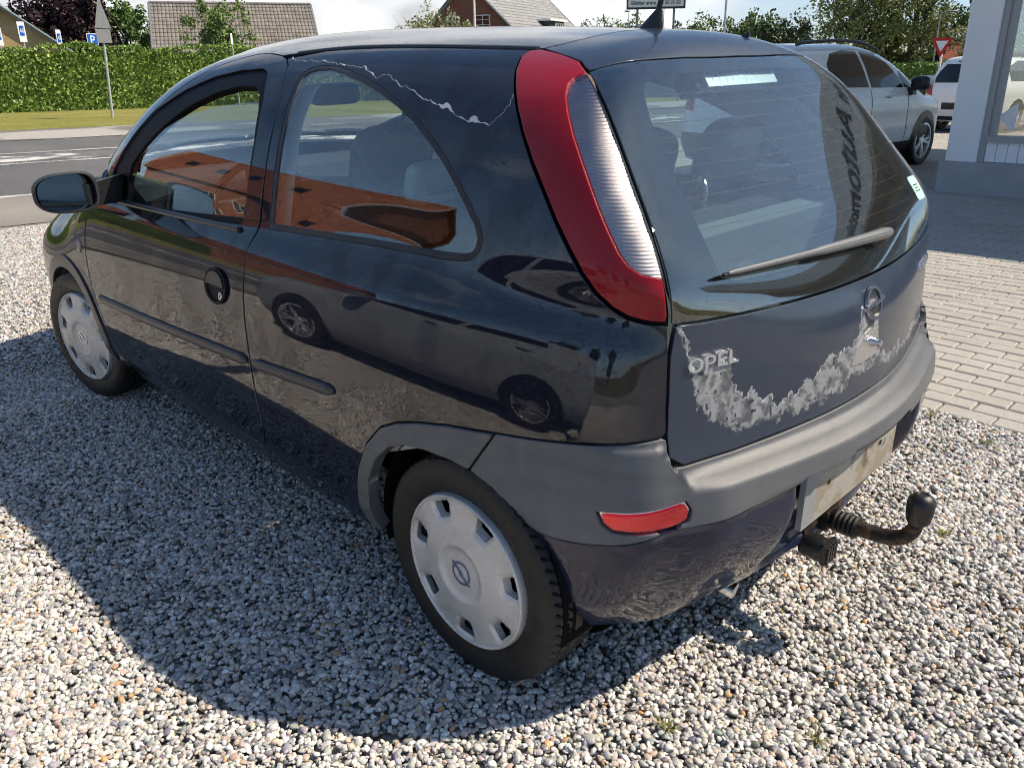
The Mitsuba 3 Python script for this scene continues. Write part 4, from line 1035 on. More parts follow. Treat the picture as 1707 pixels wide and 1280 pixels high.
# paved forecourt of the dealer's building, block by block where the photograph tells them apart
sheet('forecourt', [(-14, -30, -.022), (20, -30, -.022), (20, PAVE_Y, -.022), (-14, PAVE_Y, -.022)], 'mat_joint', 40, kind='structure')
labels['forecourt'] = {'kind': 'structure'}
def paver(x, y, w, d, rr):
    g_ = .0026; hz = .008 + rr.uniform(-.0025, .0025); tx, ty = rr.uniform(-.004, .004, 2)
    ch = .006
    x0, x1, y0, y1 = x + g_, x + w - g_, y + g_, y + d - g_
    V = [(x0, y0, -.03), (x1, y0, -.03), (x1, y1, -.03), (x0, y1, -.03), (x0, y0, hz - ch), (x1, y0, hz - ch), (x1, y1, hz - ch), (x0, y1, hz - ch),
         (x0 + ch, y0 + ch, hz), (x1 - ch, y0 + ch, hz), (x1 - ch, y1 - ch, hz), (x0 + ch, y1 - ch, hz)]
    V = np.array(V); V[4:, 2] += (V[4:, 0] - x - w / 2) * tx + (V[4:, 1] - y - d / 2) * ty
    f = []
    for a, b in ((0, 4), (4, 8)):
        for i in range(4):
            j = (i + 1) % 4; f += [[a + i, a + j, b + j], [a + i, b + j, b + i]]
    f += [[8, 9, 10], [8, 10, 11]]
    return V, np.array(f)
rp = np.random.default_rng(11)
near, rest = [], []
for r_i in range(150):
    y = PAVE_Y - .105 * (r_i + 1)
    x0 = -3.2 + (.105 if r_i % 2 else 0)
    for c_i in range(62 if r_i < 95 else 50):
        x = x0 + .21 * c_i
        if r_i >= 62 and not (x < 9): continue
        V, f = paver(x, y, .21, .105, rp)
        c = np.array([x + .1, y + .05, 0]) - CAM; zc = c @ fwd; px = 853.5 + 1358 * (c @ rgt) / max(zc, .1); py = 640 - 1358 * (c @ upv) / max(zc, .1)
        seen = zc > .3 and 1535 < px < 1760 and 265 < py < 740
        (near if seen else rest).append((np.linalg.norm(c), V, f))
near.sort(key=lambda q: q[0])
rest += near[300:]; near = near[:300]
for d_, V, f in near: put('paver', mikit.ply((bend(V), f), 'mat_paver', smooth=False), 'forecourt')
def join(parts):
    n, Vs, Fs = 0, [], []
    for _, V, f in parts: Vs.append(V); Fs.append(f + n); n += len(V)
    return np.vstack(Vs), np.vstack(Fs)
V, f = join(rest)
put('paving_blocks', mikit.ply((bend(V), f), 'mat_paver', smooth=False), 'forecourt', kind='stuff')

# gravel: single stones in patches that repeat turned and shifted
def patch(size, count, sub_, seed, lo, hi):
    r = np.random.default_rng(seed)
    ico = trimesh.creation.icosphere(sub_, 1.0); bv, bf = np.array(ico.vertices), np.array(ico.faces)
    pal = np.array([(.60, .585, .56), (.52, .505, .48), (.44, .43, .415), (.36, .355, .35), (.28, .28, .285), (.50, .455, .39), (.42, .35, .28), (.46, .37, .32), (.17, .17, .18), (.44, .27, .13), (.66, .65, .63), (.55, .53, .43)])
    pr_ = np.array([.17, .17, .16, .13, .10, .09, .05, .04, .04, .01, .03, .01]); pr_ = pr_ / pr_.sum()
    V, Fc, Cc, n = [], [], [], 0
    for k in range(count):
        s = (lo + (hi - lo) * r.random() ** 1.25) * (1.5 if r.random() < .03 else 1)
        sc = s * np.array([r.uniform(.85, 1.35), r.uniform(.72, 1.0), r.uniform(.42, .75)]) / 2
        v = bv * (1 + (r.random((len(bv), 1)) - .5) * .34) * sc
        a, b, c = r.uniform(0, 6.28), r.normal(0, .35), r.normal(0, .35)
        M = trimesh.transformations.euler_matrix(b, c, a)[:3, :3]
        z = r.uniform(-.006, .0065)
        V.append(v @ M.T + [r.uniform(0, size), r.uniform(0, size), z]); Fc.append(bf + n); n += len(bv)
        col = pal[r.choice(len(pal), p=pr_)] * r.uniform(.80, 1.15) + r.normal(0, .012, 3)
        Cc.append(np.tile(np.clip(col * 1.12, .05, .80), (len(bv), 1)))
    return np.vstack(V), np.vstack(Fc), np.vstack(Cc)
SZ = .5
for gi in range(3):
    V, f, c = patch(SZ, 3000, 1, 50 + gi, .0075, .0195)
    scene[f'stones_{gi}'] = {'type': 'shapegroup', 'pebbles': mikit.ply((V, f), 'mat_stone', smooth=True, color=c)}
V, f, c = patch(1.0, 6600, 0, 80, .0105, .022)
scene['stones_far'] = {'type': 'shapegroup', 'pebbles': mikit.ply((V, f), 'mat_stone', smooth=True, color=c)}
gk = np.random.default_rng(5); gn = 0
def lay(group, x, y, size, mirror_=False):
    global gn
    gn += 1
    q = int(gk.integers(4))
    c = bend(np.array([x + size / 2, y + size / 2, 0.0]))
    t = T().translate([float(c[0]), float(c[1]), float(c[2])])
    if x * .7071 - y * .7071 > 2.4: t = t @ T(np.block([[MT, np.zeros((3, 1))], [np.zeros((1, 3)), np.ones((1, 1))]]))
    t = t @ T().rotate([0, 0, 1], 90 * q) @ T().translate([-size / 2, -size / 2, 0])
    scene[f'gravel__{gn:03d}'] = {'type': 'instance', 'to_world': t, 'shape': {'type': 'ref', 'id': group}}
labels['gravel'] = {'label': 'loose grey and tan pebbles of the gravel yard under the navy hatchback', 'category': 'gravel', 'kind': 'stuff'}
ny0 = PAVE_Y
for ix in np.arange(-2.5, 8.0, .5):
    for iy in np.arange(ny0, 6.4, .5):
        cx, cy = ix + .25, iy + .25
        c = np.array([cx, cy, 0]) - CAM; zc = c @ fwd; px = 853.5 + 1358 * (c @ rgt) / max(zc, .05); py = 640 - 1358 * (c @ upv) / max(zc, .05)
        vis = zc > .2 and -260 < px < 1960 and py < 1600
        if vis and np.hypot(*c[:2]) < 4.3: lay(f'stones_{int(gk.integers(3))}', ix, iy, .5)
for ix in np.arange(-4.5, 8.5, 1.0):
    for iy in np.arange(ny0, 10, 1.0):
        edge = 7.75 - .12 * (iy + 1)
        if ix + .5 > edge: continue
        quads = [(ix + a, iy + b) for a in (0, .5) for b in (0, .5)]
        c = np.array([ix + .5, iy + .5, 0]) - CAM; zc = c @ fwd; px = 853.5 + 1358 * (c @ rgt) / max(zc, .05)
        full = all(((lambda c, zc: zc > .2 and -260 < 853.5 + 1358 * (c @ rgt) / max(zc, .05) < 1960 and 640 - 1358 * (c @ upv) / max(zc, .05) < 1600 and np.hypot(*c[:2]) < 4.3)(np.array([a + .25, b + .25, 0]) - CAM, (np.array([a + .25, b + .25, 0]) - CAM) @ fwd)) for a, b in quads)
        if not full and iy < 7: lay('stones_far', ix, iy, 1.0)
# a few weeds between the stones
def weed(x, y, s, seed):
    r = np.random.default_rng(seed); ms = []
    for k in range(26):
        a = r.uniform(0, 6.28); L = s * r.uniform(.5, 1); w = .0016
        d = np.array([math.cos(a), math.sin(a), 0]); u = np.array([-d[1], d[0], 0]); b = r.uniform(.2, .8)
        p = np.array([x, y, .004]) + d * r.uniform(0, .01); q = p + d * L * b * .6 + [0, 0, L * .5]; e = p + d * L * b * 1.3 + [0, 0, L * .55 * (1 - b * .5)]
        V = [p - u * w, p + u * w, q - u * w, q + u * w, e]; ms.append(trimesh.Trimesh(V, [[0, 1, 3], [0, 3, 2], [2, 3, 4]], process=False))
    return cat(ms)
def weed_colour(p, n, uv): return mix((.16, .18, .05), (.34, .33, .15), noise(p.x * 300, p.y * 300, p.z * 100))
mat('weed', two(diffuse(proc(weed_colour))))
for (x, y, s, lb) in ((-.72, .42, .045, 'small yellow-green grass tuft in the gravel nearest the bottom right corner'), (-.47, .62, .040, 'small yellow-green grass tuft in the gravel below the tow bar'), (-.52, -1.38, .05, 'small yellow tuft at the edge of the paving beside the gravel'),
                      (-.27, -1.50, .045, 'small olive grass tuft where the paving meets the gravel behind the bumper'), (-.62, -.62, .04, 'pale grass tuft in the gravel right of the tow ball')):
    k = thing('grass_tuft', lb, 'weed'); scene[k] = mikit.ply(weed(x, y, s, int(abs(x * 1000))), 'mat_weed', smooth=False)

# ------------------------------------------------------------------ street side: everything below stands on the tilted terrain (built level, laid down with TILT)
def eput(name, m, bsdf, parent=None, smooth=30, color=None, **lab):
    d = mikit.ply(m, bsdf, smooth=smooth, color=color); d['to_world'] = TILT
    return put(name, d, parent, **lab)
def Rz(deg): return trimesh.transformations.rotation_matrix(math.radians(deg), [0, 0, 1])
def moved(m, x, y, z=0, deg=0):
    m = m.copy(); m.apply_transform(Rz(deg)); m.apply_translation((x, y, z)); return m
def leaves(P, size, seed, cols, flat=0.0):
    """One folded leaf-spray (two triangles pairs) at every point; colours vary from leaf to leaf."""
    r = np.random.default_rng(seed); n = len(P)
    a = r.normal(size=(n, 3)); a /= np.linalg.norm(a, axis=1, keepdims=True)
    b = r.normal(size=(n, 3)); b[:, 2] *= 1 - flat; b -= a * (a * b).sum(1, keepdims=True); b /= np.linalg.norm(b, axis=1, keepdims=True)
    s = size * r.uniform(.6, 1.3, (n, 1)); c = np.cross(a, b)
    V = np.stack([P - a * s * .5, P + b * s * .32 + c * s * .12, P + a * s * .5, P - b * s * .32 + c * s * .12], 1).reshape(-1, 3)
    i = np.arange(n)[:, None] * 4
    f = np.vstack([i + [0, 1, 2], i + [0, 2, 3]])
    k = r.random((n, 1)); col = np.array(cols[0]) * (1 - k) + np.array(cols[1]) * k
    col = col * r.uniform(.75, 1.25, (n, 1))
    return V, f, np.repeat(np.clip(col, 0, 1), 4, 0)
def leaf_put(name, P, size, seed, cols, parent=None, **lab):
    V, f, c = leaves(P, size, seed, cols)
    d = mikit.ply((V, f), 'mat_leaf', smooth=False, color=c); d['to_world'] = TILT
    return put(name, d, parent, **lab)
def crown_points(r, c, rad, n, clumps, hollow=.55):
    """Leaf positions: clumps spread over an uneven ellipsoid."""
    u = r.normal(size=(clumps, 3)); u /= np.linalg.norm(u, axis=1, keepdims=True)
    rr = r.uniform(hollow, 1.0, (clumps, 1)); cc = u * rr
    k = r.integers(clumps, size=n); cs = r.uniform(.12, .30, clumps)[k][:, None]
    o = r.normal(size=(n, 3)); o /= np.linalg.norm(o, axis=1, keepdims=True); o *= r.random((n, 1)) ** (1 / 2.2)
    return np.asarray(c) + (cc[k] + o * cs) * np.asarray(rad)
mat('bark', two(diffuse((.10, .085, .07))))
GREEN = ((.075, .125, .025), (.19, .26, .065)); OLIVE = ((.14, .165, .05), (.28, .30, .12)); LIGHT = ((.09, .16, .03), (.20, .27, .07)); DARK = ((.018, .034, .010), (.05, .08, .022)); PURPLE = ((.012, .006, .008), (.045, .018, .022)); BLOSSOM = ((.16, .19, .07), (.42, .42, .26))
def tree(name, label, x, y, h, rad, n, size, cols, seed, trunk=.12, clumps=60, z0=None, group=None, hollow=.5, limbs=7):
    r = np.random.default_rng(seed); k = thing(name, label, 'tree', group)
    rz = rad[2]; cz = h - rz
    tops = [np.array([x, y, cz + rz * .6])]
    wood = [tube([(x, y, -.5), (x + .02 * h, y, h * .3), (x, y + .02 * h, cz), (x, y, cz + rz * .6)], [trunk * 1.2, trunk, trunk * .7, trunk * .15], 8)]
    for i in range(limbs):
        a = r.uniform(0, 6.28); b = np.array([x, y, h * r.uniform(.25, .6)]); e = np.array([x + rad[0] * .8 * math.cos(a), y + rad[1] * .8 * math.sin(a), cz + rz * r.uniform(-.4, .7)])
        wood.append(tube([b, (b + e) / 2 + [0, 0, .15 * rz], e], [trunk * .45, trunk * .3, trunk * .08], 6))
    eput('trunk', cat(wood), 'mat_bark', k)
    leaf_put('crown', crown_points(r, (x, y, cz), rad, n, clumps, hollow), size, seed, cols, k)
    return k

# hedge along the far verge
def hedge_line(t): p = np.array([7.84, -.19]) + YAWN * 35.2 + YAWD * t; return p
hr = np.random.default_rng(21)
def hedge(name, label, a, b, h, w, n, size, cols, seed, cat_='hedge'):
    r = np.random.default_rng(seed); a, b = np.array(a, float), np.array(b, float); L = np.linalg.norm(b - a); u = (b - a) / L; v = np.array([-u[1], u[0]])
    t = r.random(n) * L; face = r.random(n)
    side_ = np.where(face < .40, -1, np.where(face < .62, 1, 0)); q = r.normal(0, .05, n)
    wob = (meshkit.fbm(np.stack([t * .8, t * 0, t * 0 + seed], -1), 3) - .5) * .55
    z = np.where(side_ == 0, h + wob + np.abs(r.normal(0, .05, n)), r.random(n) * (h + wob))
    bulge = (meshkit.fbm(np.stack([t * .9, z * 1.4, t * 0 + 5], -1), 3, seed) - .5) * .35
    off = np.where(side_ == 0, r.uniform(-w / 2, w / 2, n), side_ * (w / 2 + bulge) + q)
    P = np.stack([a[0] + u[0] * t + v[0] * off, a[1] + u[1] * t + v[1] * off, z], -1)
    k = thing(name, label, cat_)
    leaf_put('foliage', P, size, seed, cols, k)
    core = box(-L / 2, L / 2, -w * .32, w * .32, -.3, h * .93); ang = math.degrees(math.atan2(u[1], u[0]))
    core = moved(core, *( (a + b) / 2), 0, ang); eput('inner_twigs', core, 'mat_hedge_core', k)
mat('hedge_core', two(diffuse((.12, .18, .04))))
hedge('hedge', 'long clipped green hedge along the far side of the road', hedge_line(-48), hedge_line(34), 2.72, 1.3, 70000, .165, ((.085, .15, .025), (.27, .37, .085)), 4)

# houses
def roof_tiles(bm, p00, p10, p01, p11, nu, nv, thick=.035):
    """Rows of single tiles over a roof plane given by its four corners (p00-p10 the eave, p01-p11 the ridge): list of (V, f)."""
    p00, p10, p01, p11 = (np.asarray(p, float) for p in (p00, p10, p01, p11))
    nrm = np.cross(p10 - p00, p01 - p00); nrm /= np.linalg.norm(nrm)
    out = []
    def pt(u, v): return (p00 * (1 - u) + p10 * u) * (1 - v) + (p01 * (1 - u) + p11 * u) * v
    for i in range(nu):
        for j in range(nv):
            u0, u1, um = i / nu, (i + 1) / nu, (i + .5) / nu; v0, v1 = j / nv, min(1, (j + 1.12) / nv)
            V = []
            for v, l in ((v0, thick * 1.3), (v1, .006)):
                for u, b in ((u0 + .06 / nu, 0), (u0 + .3 / nu, .03), (u1 - .3 / nu, .03), (u1 - .0 / nu, -.012)): V.append(pt(u, v) + nrm * (l + b))
            for u in (u0, u1): V.append(pt(u, v0))
            f = [[0, 1, 5], [0, 5, 4], [1, 2, 6], [1, 6, 5], [2, 3, 7], [2, 7, 6], [8, 9, 3], [8, 3, 2], [8, 2, 1], [8, 1, 0]]
            out.append((np.array(V), np.array(f)))
    return out
def tile_parts(holder, tiles, bsdf, most=300):
    cam_e = (CAM - P0) @ MT + P0
    tiles = sorted(tiles, key=lambda t: np.linalg.norm(t[0].mean(0) - cam_e))
    for V, f in tiles[:most]:
        d = mikit.ply((V, f), bsdf, smooth=False); d['to_world'] = TILT; put('tile', d, holder)
    if tiles[most:]:
        V, f = join([(0, a, b) for a, b in tiles[most:]])
        d = mikit.ply((V, f), bsdf, smooth=False); d['to_world'] = TILT; put('tiles', d, holder, kind='stuff')
def tile_brown(p, n, uv): return mix((.15, .135, .12), (.30, .275, .25), cellr(p))
def cellr(p): return noise(p.x * 2.9, p.y * 2.9, p.z * 3.1) * .7 + fbm(p.x * 8, p.y * 8, p.z * 8, 3) * .3
def tile_red(p, n, uv): return mix((.17, .065, .045), (.30, .125, .08), cellr(p))
def slate(p, n, uv): return mix((.25, .255, .26), (.40, .40, .40), cellr(p))
def brick(p, n, uv):
    h = p.x * .7 + p.y * .7
    row = dr.floor(p.z / .075); u = h / .24 + .5 * (row - 2 * dr.floor(row / 2)); m = dr.maximum(dr.abs(u - dr.floor(u) - .5) * 2 - .93, dr.abs(p.z / .075 - row - .5) * 2 - .8)
    return mix(mix((.20, .06, .035), (.33, .11, .06), noise(dr.floor(u) * 3.1, row * 7.7)), (.30, .27, .24), smoothstep(0, .05, m))
for nm, fn in (('tile_brown', tile_brown), ('tile_red', tile_red), ('slate', slate), ('brick', brick)): mat(nm, two(diffuse(proc(fn))))
def ochre(p, n, uv): return mix((.42, .30, .15), (.54, .41, .22), fbm(p.x * 2, p.y * 2, p.z * 2, 4))
mat('ochre', two(diffuse(proc(ochre)))); mat('timber', two(diffuse((.06, .065, .07)))); mat('verge_board', two(diffuse((.22, .27, .27))))
def window(parent, c, w, h, deg, panes=(2, 3), bs='mat_white', depth=.06):
    """A casement window facing -y before turning; c its lower centre."""
    wn = sub('window', parent); fr = []
    t = .07
    fr += [box(-w / 2, w / 2, -depth, .02, 0, t), box(-w / 2, w / 2, -depth, .02, h - t, h), box(-w / 2, -w / 2 + t, -depth, .02, t, h - t), box(w / 2 - t, w / 2, -depth, .02, t, h - t)]
    for i in range(1, panes[0]): fr.append(box(-w / 2 + w * i / panes[0] - t * .4, -w / 2 + w * i / panes[0] + t * .4, -depth * .9, .018, t, h - t))
    for i in range(1, panes[1]): fr.append(box(-w / 2 + t, w / 2 - t, -depth * .7, .016, h * i / panes[1] - .02, h * i / panes[1] + .02))
    eput('frame', moved(cat(fr), *c, deg), bs, wn, smooth=False)
    eput('pane', moved(box(-w / 2 + t * .5, w / 2 - t * .5, -.015, -.005, t * .5, h - t * .5), *c, deg), 'mat_dark_glass', wn, smooth=False)
def gable_house(name, label, x, y, deg, L, W, eave, ridge, wall, over=.35, tiles=None, tilem=None, both=True, group=None, most=300):
    """Long axis along local x; the roof planes face -y and +y."""
    k = thing(name, label, 'house', group)
    m4 = Rz(deg); m4[:3, 3] = (x, y, 0)
    def tr(p): return (np.asarray(p, float) @ m4[:3, :3].T) + m4[:3, 3]
    g_ = Polygon([(-W / 2, -.5), (W / 2, -.5), (W / 2, eave), (0, ridge), (-W / 2, eave)])
    b = trimesh.creation.extrude_polygon(g_, L); b.apply_transform(np.array([[0, 0, 1, -L / 2], [1, 0, 0, 0], [0, 1, 0, 0], [0, 0, 0, 1.0]])); b.apply_transform(m4)
    eput('wall', b, wall, k, smooth=False)
    sl_ = (ridge - eave) / (W / 2); o = over
    rf = sub('roof', k)
    lo = eave - o * sl_ + .06
    for s in ((-1, 1) if both else (-1,)):
        a, b_, c, d = (-L / 2 - o, s * (W / 2 + o), lo), (L / 2 + o, s * (W / 2 + o), lo), (-L / 2 - o, 0, ridge + .06), (L / 2 + o, 0, ridge + .06)
        if s > 0: a, b_, c, d = b_, a, d, c
        V = np.array([tr(q) for q in (a, b_, d, c)]); nn = np.cross(V[1] - V[0], V[2] - V[0]); nn /= np.linalg.norm(nn)
        V = np.vstack([V, V - nn * .12]); deck = trimesh.convex.convex_hull(V)
        eput('decking', deck, tilem if tiles is None or s > 0 else 'mat_timber', rf, smooth=False)
        if tiles and s < 0:
            tile_parts(rf, roof_tiles(None, V[0], V[1], V[3], V[2], *tiles), tilem, most)
    for e in (-1, 1):
        for s in (-1, 1):
            bb = tube([tr((e * (L / 2 + o), s * (W / 2 + o), lo + .02)), tr((e * (L / 2 + o), 0, ridge + .08))], .09, 6); eput('verge_board', bb, 'mat_verge_board' if wall == 'mat_ochre' else 'mat_sign_back', rf)
    rt = tube([tr((-L / 2 - o, 0, ridge + .10)), tr((L / 2 + o, 0, ridge + .10))], .11, 8); eput('ridge', rt, tilem, rf)
    return k, tr
H1, tr1 = gable_house('house', 'house with a steep brown tiled roof behind the hedge', 57.6, -28.8, -116, 10.2, 9.5, 2.2, 6.15, 'mat_brick', tiles=(44, 17), tilem='mat_tile_brown')
H2, tr2 = gable_house('house', 'ochre rendered gable house with a grey verge board behind the hedge', 61.3, -15.2, -18, 7, 6.5, 3.0, 5.45, 'mat_ochre', tilem='mat_slate')
# red-brown brick house with a slate roof and a dormer
H3, tr3 = gable_house('house', 'dark red brick house with grey slate roof and white gable windows', 52.6, -51.1, -72, 13.0, 11.5, 3.0, 8.1, 'mat_brick', tilem='mat_slate', tiles=(40, 22))
for u in (-1.3, 1.4): window(H3, tr3((-6.52, u, 4.6)), 1.3, 1.05, -72 - 90, (2, 3))
dm_ = sub('dormer', H3)
q = lambda m: (lambda mm: (mm.apply_transform(Rz(-72)), mm.apply_translation(tr3((1.2, 0, 0))), mm)[2])(m)
eput('dormer_wall', q(box(-1.5, 1.5, -4.1, -1.5, 3.9, 5.45)), 'mat_timber', dm_, smooth=False)
eput('dormer_roof', q(box(-1.75, 1.75, -4.35, -1.2, 5.42, 5.58)), 'mat_white', dm_, smooth=False)
window(H3, tr3((1.6, -4.13, 4.45)), 1.5, .85, -72, (3, 2))
# small houses far off to the right
H4, tr4 = gable_house('house', 'low house with a red roof among bushes beyond the white cars', 20.5, -70, 30, 6, 5, 1.2, 2.9, 'mat_brick', tilem='mat_tile_red')
# houses that the car's flank mirrors, across the street to the left
H5, tr5 = gable_house('house', 'long brick house with an orange tiled roof, seen mirrored in the side windows', 46.0, 27.5, -30, 17, 9.0, 6.4, 12.2, 'mat_brick', tiles=(48, 20), tilem='mat_tile_red', most=0)
for u in (-1.6, 0.6): window(H5, tr5((-8.52, u, 6.2)), 1.0, 1.5, -30 - 90, (2, 1))
for u in (-5, -2, 1, 4): window(H5, tr5((u, -4.52, 2.6)), 1.3, 1.4, -30, (2, 2))
for u, v in ((-5.5, .5), (-1.5, .55), (2.0, .5), (5.5, .52)):
    y_ = -4.85 * (1 - v); z_ = 12.26 - (12.26 - 6.0) * (1 - v)
    m = box(-.5, .5, -.7, .7, -.06, .16); m.apply_transform(trimesh.transformations.rotation_matrix(math.radians(52.2), [1, 0, 0])); m.apply_translation((u, y_, z_)); m.apply_transform(Rz(-30)); m.apply_translation((46.0, 27.5, 0)); eput('roof_window', m, 'mat_dark_glass', H5, smooth=False)
H6, tr6 = gable_house('house', 'brick house with a red roof farther along the street, seen mirrored in the door glass', 62, 14, -60, 14, 8.5, 5.2, 10.4, 'mat_brick', tilem='mat_tile_red')

# trees
tree('copper_beech', 'dark purple copper beech with a dense crown behind the hedge', 64.5, -20.0, 9.6, (4.3, 3.4, 5.2), 16000, .34, PURPLE, 31, .22, 90, hollow=.3)
tree('broadleaf_tree', 'dense green tree between the copper beech and the brown roof', 70, -26.0, 7.6, (2.9, 2.6, 3.9), 9000, .30, ((.05, .10, .02), (.14, .22, .05)), 32, .16)
tree('broadleaf_tree', 'grey-green tree at the left edge behind the ochre gable', 78, -14.5, 7.6, (4.5, 3.5, 3.6), 7000, .34, OLIVE, 33, .2)
tree('young_tree', 'light green open young tree in front of the brown tiled roof', 46.0, -21.6, 6.2, (2.3, 1.9, 2.4), 2600, .21, LIGHT, 34, .07, 40, hollow=.2, limbs=16)
tree('broadleaf_tree', 'yellow-green tree crown showing over the brown ridge', 68.5, -33.5, 7.5, (3.4, 2.6, 2.5), 4500, .32, ((.14, .17, .04), (.28, .29, .10)), 35, .16)
tree('flowering_tree', 'sparse pale yellow-green tree left of the brick gable', 37.8, -29.6, 5.15, (2.0, 1.7, 1.7), 900, .17, BLOSSOM, 36, .05, 34, hollow=.25, limbs=14)
tree('flowering_tree', 'pale yellow-green shrub crown touching the brick gable', 36.4, -31.5, 5.2, (1.2, 1.2, 1.7), 1300, .17, BLOSSOM, 37, .05, 26, hollow=.2, limbs=10)
tree('willow', 'large airy olive willow with visible limbs above the white car', 28.6, -66.0, 10.2, (4.6, 3.2, 4.8), 12500, .26, OLIVE, 41, .22, 120, hollow=.35, limbs=26)
tree('willow', 'olive willow on the right with its crown leaning over the first', 25.2, -68.0, 8.6, (3.2, 2.6, 4.0), 6500, .26, OLIVE, 42, .2, 90, hollow=.4, limbs=18)
tree('broadleaf_tree', 'round full green tree behind the yield sign', 25.0, -78.0, 6.6, (3.8, 3.0, 3.6), 9000, .30, ((.06, .10, .02), (.16, .20, .05)), 43, .2)
tree('flowering_tree', 'pale bush full of blossom right of the yield sign', 17.2, -62.0, 4.6, (3.4, 2.6, 2.6), 7000, .22, BLOSSOM, 44, .1, 70, hollow=.2)
tree('broadleaf_tree', 'tall loose tree behind the blossoming bush, left of the column', 22.0, -84.0, 8.0, (3.0, 2.6, 3.4), 4000, .34, GREEN, 45, .16, hollow=.4)
tree('broadleaf_tree', 'green tree seen through the showroom glass, nearest the column', 11.0, -62.0, 8.2, (4.0, 3.4, 4.2), 7500, .32, GREEN, 46, .2)
tree('broadleaf_tree', 'green tree seen through the showroom glass at the right edge', 5.2, -60.0, 7.6, (4.2, 3.4, 4.0), 7500, .32, OLIVE, 47, .2)
rt = np.random.default_rng(61)
TL = [(972, 42, 118, 'pointed'), (1010, 38, 112, 'low'), (1052, 36, 116, 'round'), (1098, 37, 110, 'broad'), (1142, 40, 104, 'small'), (1176, 34, 104, 'dark'), (1216, 37, 100, 'full'), (1250, 30, 98, 'tallest'), (1284, 38, 96, 'dense'), (1312, 34, 92, 'ragged')]
for i, (px, py, dist, wd) in enumerate(TL):
    d = fwd + (px - 853.5) / 1358.16 * rgt - (py - 640) / 1358.16 * upv; d = d @ MT; t = dist / np.hypot(d[0], d[1]); p = (CAM - P0) @ MT + P0 + d * t
    tree('wood_tree', f'{wd} green tree in the far row of trees, ' + ('first from the slate roof', 'second from the slate roof', 'third, beside the aerial', 'fourth, right of the aerial', 'fifth from the slate roof', 'sixth from the slate roof', 'seventh, behind the thin lamp post', 'eighth from the slate roof', 'ninth from the slate roof', 'last before the willow')[i], round(float(p[0]), 1), round(float(p[1]), 1), round(float(p[2]) + .3, 2), (rt.uniform(3.2, 4.4), 3.4, max(2.2, float(p[2]) * .55)), 3800, .34, GREEN if i % 3 else DARK, 70 + i, .18, 60, group=None, hollow=.35)
hedge('hedge', 'low bright green hedge behind the white hatchback', (12.5, -32.0), (5.5, -34.3), 1.55, 1.0, 5000, .13, LIGHT, 9)
hedge('hedge', 'dark green shrubbery at the foot of the far trees', (40.0, -58.0), (20.0, -74.0), 2.3, 2.0, 12000, .30, GREEN, 10)
for x, y, s, lb in ((10, 34, 71, 'dark conifer across the yard to the left, seen mirrored in the rear pillar'), (4.0, 36, 72, 'second dark conifer across the yard, nearer the back, seen mirrored in the rear pillar'), (-3.5, 33, 73, 'third dark conifer behind the camera to the left, seen mirrored in the rear pillar')):
    tree('conifer', lb, x, y, 9.5, (2.2, 2.2, 4.6), 4000, .4, DARK, s, .2)

# signs, posts and lamps
def post(name, label, cat_, x, y, h, r0, r1=None, lean_=(0, 0), bs='mat_alu_pole', group=None):
    k = thing(name, label, cat_, group); eput('pole', tube([(x, y, -.3), (x + lean_[0], y + lean_[1], h)], [r0, r1 or r0], 10), bs, k); return k
def plate_(pts, deg, x, y, z, th=.012):
    """A flat plate in the local xz plane, facing -y before turning."""
    m = trimesh.creation.extrude_polygon(Polygon(pts), th); m.apply_transform(np.array([[1, 0, 0, 0], [0, 0, 1, -th / 2], [0, 1, 0, 0], [0, 0, 0, 1.0]]))
    return moved(m, x, y, z, deg)
def rrect(w, h, r): return list(box2(w, h).buffer(-r).buffer(r).exterior.coords)
def box2(w, h): return Polygon([(-w / 2, -h / 2), (w / 2, -h / 2), (w / 2, h / 2), (-w / 2, h / 2)])
def face_text(text, h, w, deg, x, y, z, off=.012):
    m = meshkit.text_mesh(text, h, .004, bold=True); b = m.bounds; m.apply_translation((-(b[0][0] + b[1][0]) / 2, -(b[0][1] + b[1][1]) / 2, 0)); m.apply_scale([w / (b[1][0] - b[0][0]), 1, 1])
    m.apply_transform(np.array([[1, 0, 0, 0], [0, 0, -1, 0], [0, 1, 0, 0], [0, 0, 0, 1.0]])); m.apply_translation((0, -off, 0)); return moved(m, x, y, z, deg)
FACE = -107.0 + 90          # plates that face the camera across the street
k = post('traffic_sign', 'grey back of a triangular road sign on a tall pole on the verge', 'sign', 31.41, -9.88, 4.15, .045, lean_=(-.09, -.23))
a_ = -111 + 90 + 90 - 90
bk = 70.0
eput('triangle_plate', plate_([(-.34, 0), (.34, 0), (0, 1.05)], -70, 31.24, -10.05, 3.02), 'mat_sign_back', k, smooth=False)
eput('lower_plate', plate_([(-.31, -.46), (.31, -.46), (.31, -.01), (-.31, -.01)], -70, 31.26, -10.03, 3.0), 'mat_sign_back', k, smooth=False)
k = post('parking_sign', 'blue parking sign with a white P above the hedge', 'sign', 45.9, -14.78, 3.0, .04)
eput('plate', plate_(rrect(.62, .56, .06), -73, 45.86, -14.78, 3.26), 'mat_white', k, smooth=False)
eput('blue_field', plate_(rrect(.55, .49, .05), -73, 45.85, -14.78, 3.26, .024), 'mat_sign_blue', k, smooth=False)
eput('letter', face_text('P', .34, .25, -73, 45.85, -14.78, 3.26, .018), 'mat_white', k, smooth=False)
